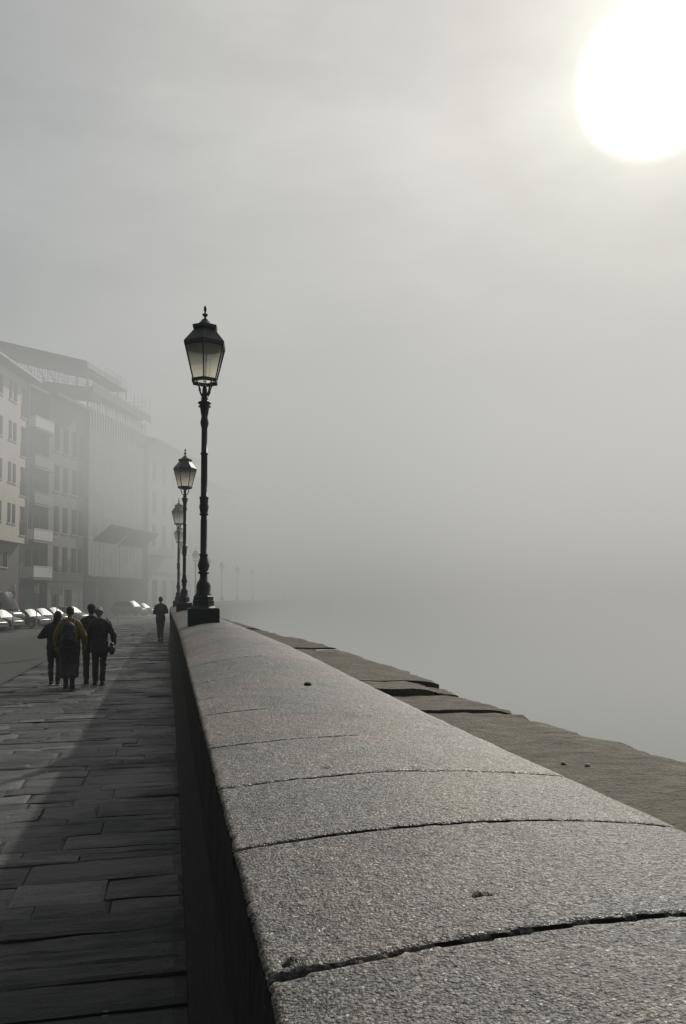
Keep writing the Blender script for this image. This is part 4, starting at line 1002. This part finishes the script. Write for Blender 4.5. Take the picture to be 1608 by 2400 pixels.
riv=math_node(nt,'MULTIPLY',maprange(nt,X,2.5,11,0,.04),maprange(nt,Z,-2.5,1.2,1,0))
dens=math_node(nt,'ADD',riv,math_node(nt,'MULTIPLY',math_node(nt,'MULTIPLY',dy,fx),math_node(nt,'MULTIPLY',fr,fz)))
J0=maprange(nt,X,3,45,0,.12)
J=math_node(nt,'ADD',math_node(nt,'ADD',J0,maprange(nt,Z,0,13,.29,.49)),maprange(nt,Z,-6,1.5,.07,0))
ab=N(nt,'VolumeAbsorption'); ab.inputs['Color'].default_value=(0,0,0,1); nt.links.new(dens,ab.inputs['Density'])
em=N(nt,'Emission'); nt.links.new(ramp(nt,maprange(nt,X,0,50,0,1),[(0,(1,1,.945)),(1,(1.06,1.035,.945))]),em.inputs['Color']); fn=N(nt,'TexNoise',Scale=.03,Detail=1.0); nt.links.new(g.outputs['Position'],fn.inputs['Vector'])
J=math_node(nt,'MULTIPLY',J,maprange(nt,fn.outputs['Fac'],.32,.68,.93,1.08,False))
nt.links.new(math_node(nt,'MULTIPLY',dens,J),em.inputs['Strength'])
ad=N(nt,'AddShader'); nt.links.new(ab.outputs[0],ad.inputs[0]); nt.links.new(em.outputs[0],ad.inputs[1]); nt.links.new(ad.outputs[0],out.inputs['Volume'])
fog.data.materials.append(m)
# ------------------------------------------------------------------ sky, sun
EL,AZS=R(32.5),R(35.1)
SUN=Vector((math.cos(EL)*math.sin(AZS),math.cos(EL)*math.cos(AZS),math.sin(EL)))
w=bpy.data.worlds.new('World'); bpy.context.scene.world=w; w.use_nodes=True
nt=w.node_tree; nt.nodes.clear(); out=N(nt,'OutputWorld')
sky=N(nt,'TexSky'); sky.sky_type='NISHITA'; sky.sun_disc=False; sky.sun_elevation=EL; sky.sun_rotation=AZS; sky.dust_density=1.0
b1=N(nt,'Background',Strength=.006); nt.links.new(sky.outputs[0],b1.inputs[0])
tc=N(nt,'TexCoord'); nrm=N(nt,'VectorMath',operation='NORMALIZE'); nt.links.new(tc.outputs['Generated'],nrm.inputs[0])
dt=N(nt,'VectorMath',operation='DOT_PRODUCT'); nt.links.new(nrm.outputs[0],dt.inputs[0]); dt.inputs[1].default_value=SUN
wn=N(nt,'TexNoise',Scale=2.6,Detail=5.0,Roughness=.55); mp=N(nt,'Mapping'); mp.inputs['Scale'].default_value=(1,1,2.2); nt.links.new(nrm.outputs[0],mp.inputs[0]); nt.links.new(mp.outputs[0],wn.inputs['Vector'])
th=math_node(nt,'MULTIPLY',math_node(nt,'ARCCOSINE',math_node(nt,'MINIMUM',dt.outputs['Value'],.999999)),180/math.pi)
thn=math_node(nt,'ADD',th,math_node(nt,'MULTIPLY',math_node(nt,'SUBTRACT',wn.outputs['Fac'],.5),math_node(nt,'MINIMUM',math_node(nt,'MULTIPLY',math_node(nt,'MAXIMUM',math_node(nt,'SUBTRACT',th,6),0),.9),16.0)))
q=math_node(nt,'DIVIDE',thn,180,None,True)
col=ramp(nt,q,[(0,(1,1,1)),(2.8/180,(1,1,1)),(4.3/180,(.93,.92,.82)),(6.2/180,(.80,.79,.715)),(10/180,(.70,.685,.63)),(18/180,(.61,.588,.545)),(26/180,(.515,.508,.482)),(36/180,(.392,.40,.394)),(48/180,(.265,.28,.284)),(65/180,(.22,.235,.24)),(90/180,(.08,.092,.106)),(1,(.030,.037,.047))])
sn_=N(nt,'TexNoise',Scale=2.2,Detail=6.0,Roughness=.55); mp2=N(nt,'Mapping'); mp2.inputs['Scale'].default_value=(1.2,1.2,3.4); mp2.inputs['Rotation'].default_value=(.25,.45,0); nt.links.new(nrm.outputs[0],mp2.inputs[0]); nt.links.new(mp2.outputs[0],sn_.inputs['Vector'])
b2=N(nt,'Background'); nt.links.new(col,b2.inputs[0]); nt.links.new(maprange(nt,sn_.outputs['Fac'],.3,.7,.98,1.24),b2.inputs[1])
core=maprange(nt,th,.6,4.8,5.0,0.0); b3=N(nt,'Background'); b3.inputs[0].default_value=(1,.96,.86,1); nt.links.new(core,b3.inputs[1])
a1=N(nt,'AddShader'); a2=N(nt,'AddShader'); nt.links.new(b1.outputs[0],a1.inputs[0]); nt.links.new(b2.outputs[0],a1.inputs[1]); nt.links.new(a1.outputs[0],a2.inputs[0]); nt.links.new(b3.outputs[0],a2.inputs[1])
nt.links.new(a2.outputs[0],out.inputs[0])
ld=bpy.data.lights.new('sun','SUN'); ld.energy=4.6; ld.angle=R(1.4); ld.color=(1,.95,.86)
so=bpy.data.objects.new('sun',ld); C.objects.link(so); so.rotation_euler=SUN.to_track_quat('Z','Y').to_euler(); so.location=(20,30,40)
# ------------------------------------------------------------------ camera
cd=bpy.data.cameras.new('camera'); cam=bpy.data.objects.new('camera',cd); C.objects.link(cam)
TILT=R(2.0)
cd.sensor_fit='VERTICAL'; cd.sensor_height=24.0; cd.lens=24.0*F/2400
cd.shift_y=(200-F*math.tan(TILT))/2400
cam.location=(0,0,EYE); cam.rotation_euler=(R(90)+TILT,0,-YAW); cd.clip_start=.02; cd.clip_end=2000
sn=bpy.context.scene; sn.camera=cam
sn.view_settings.view_transform='Standard'; sn.view_settings.look='None'; sn.view_settings.exposure=0
sn.cycles.use_denoising=True; sn.cycles.max_bounces=6; sn.cycles.volume_step_rate=.12; sn.cycles.volume_max_steps=200; sn.cycles.transparent_max_bounces=12
sn.cycles.sample_clamp_indirect=4.0
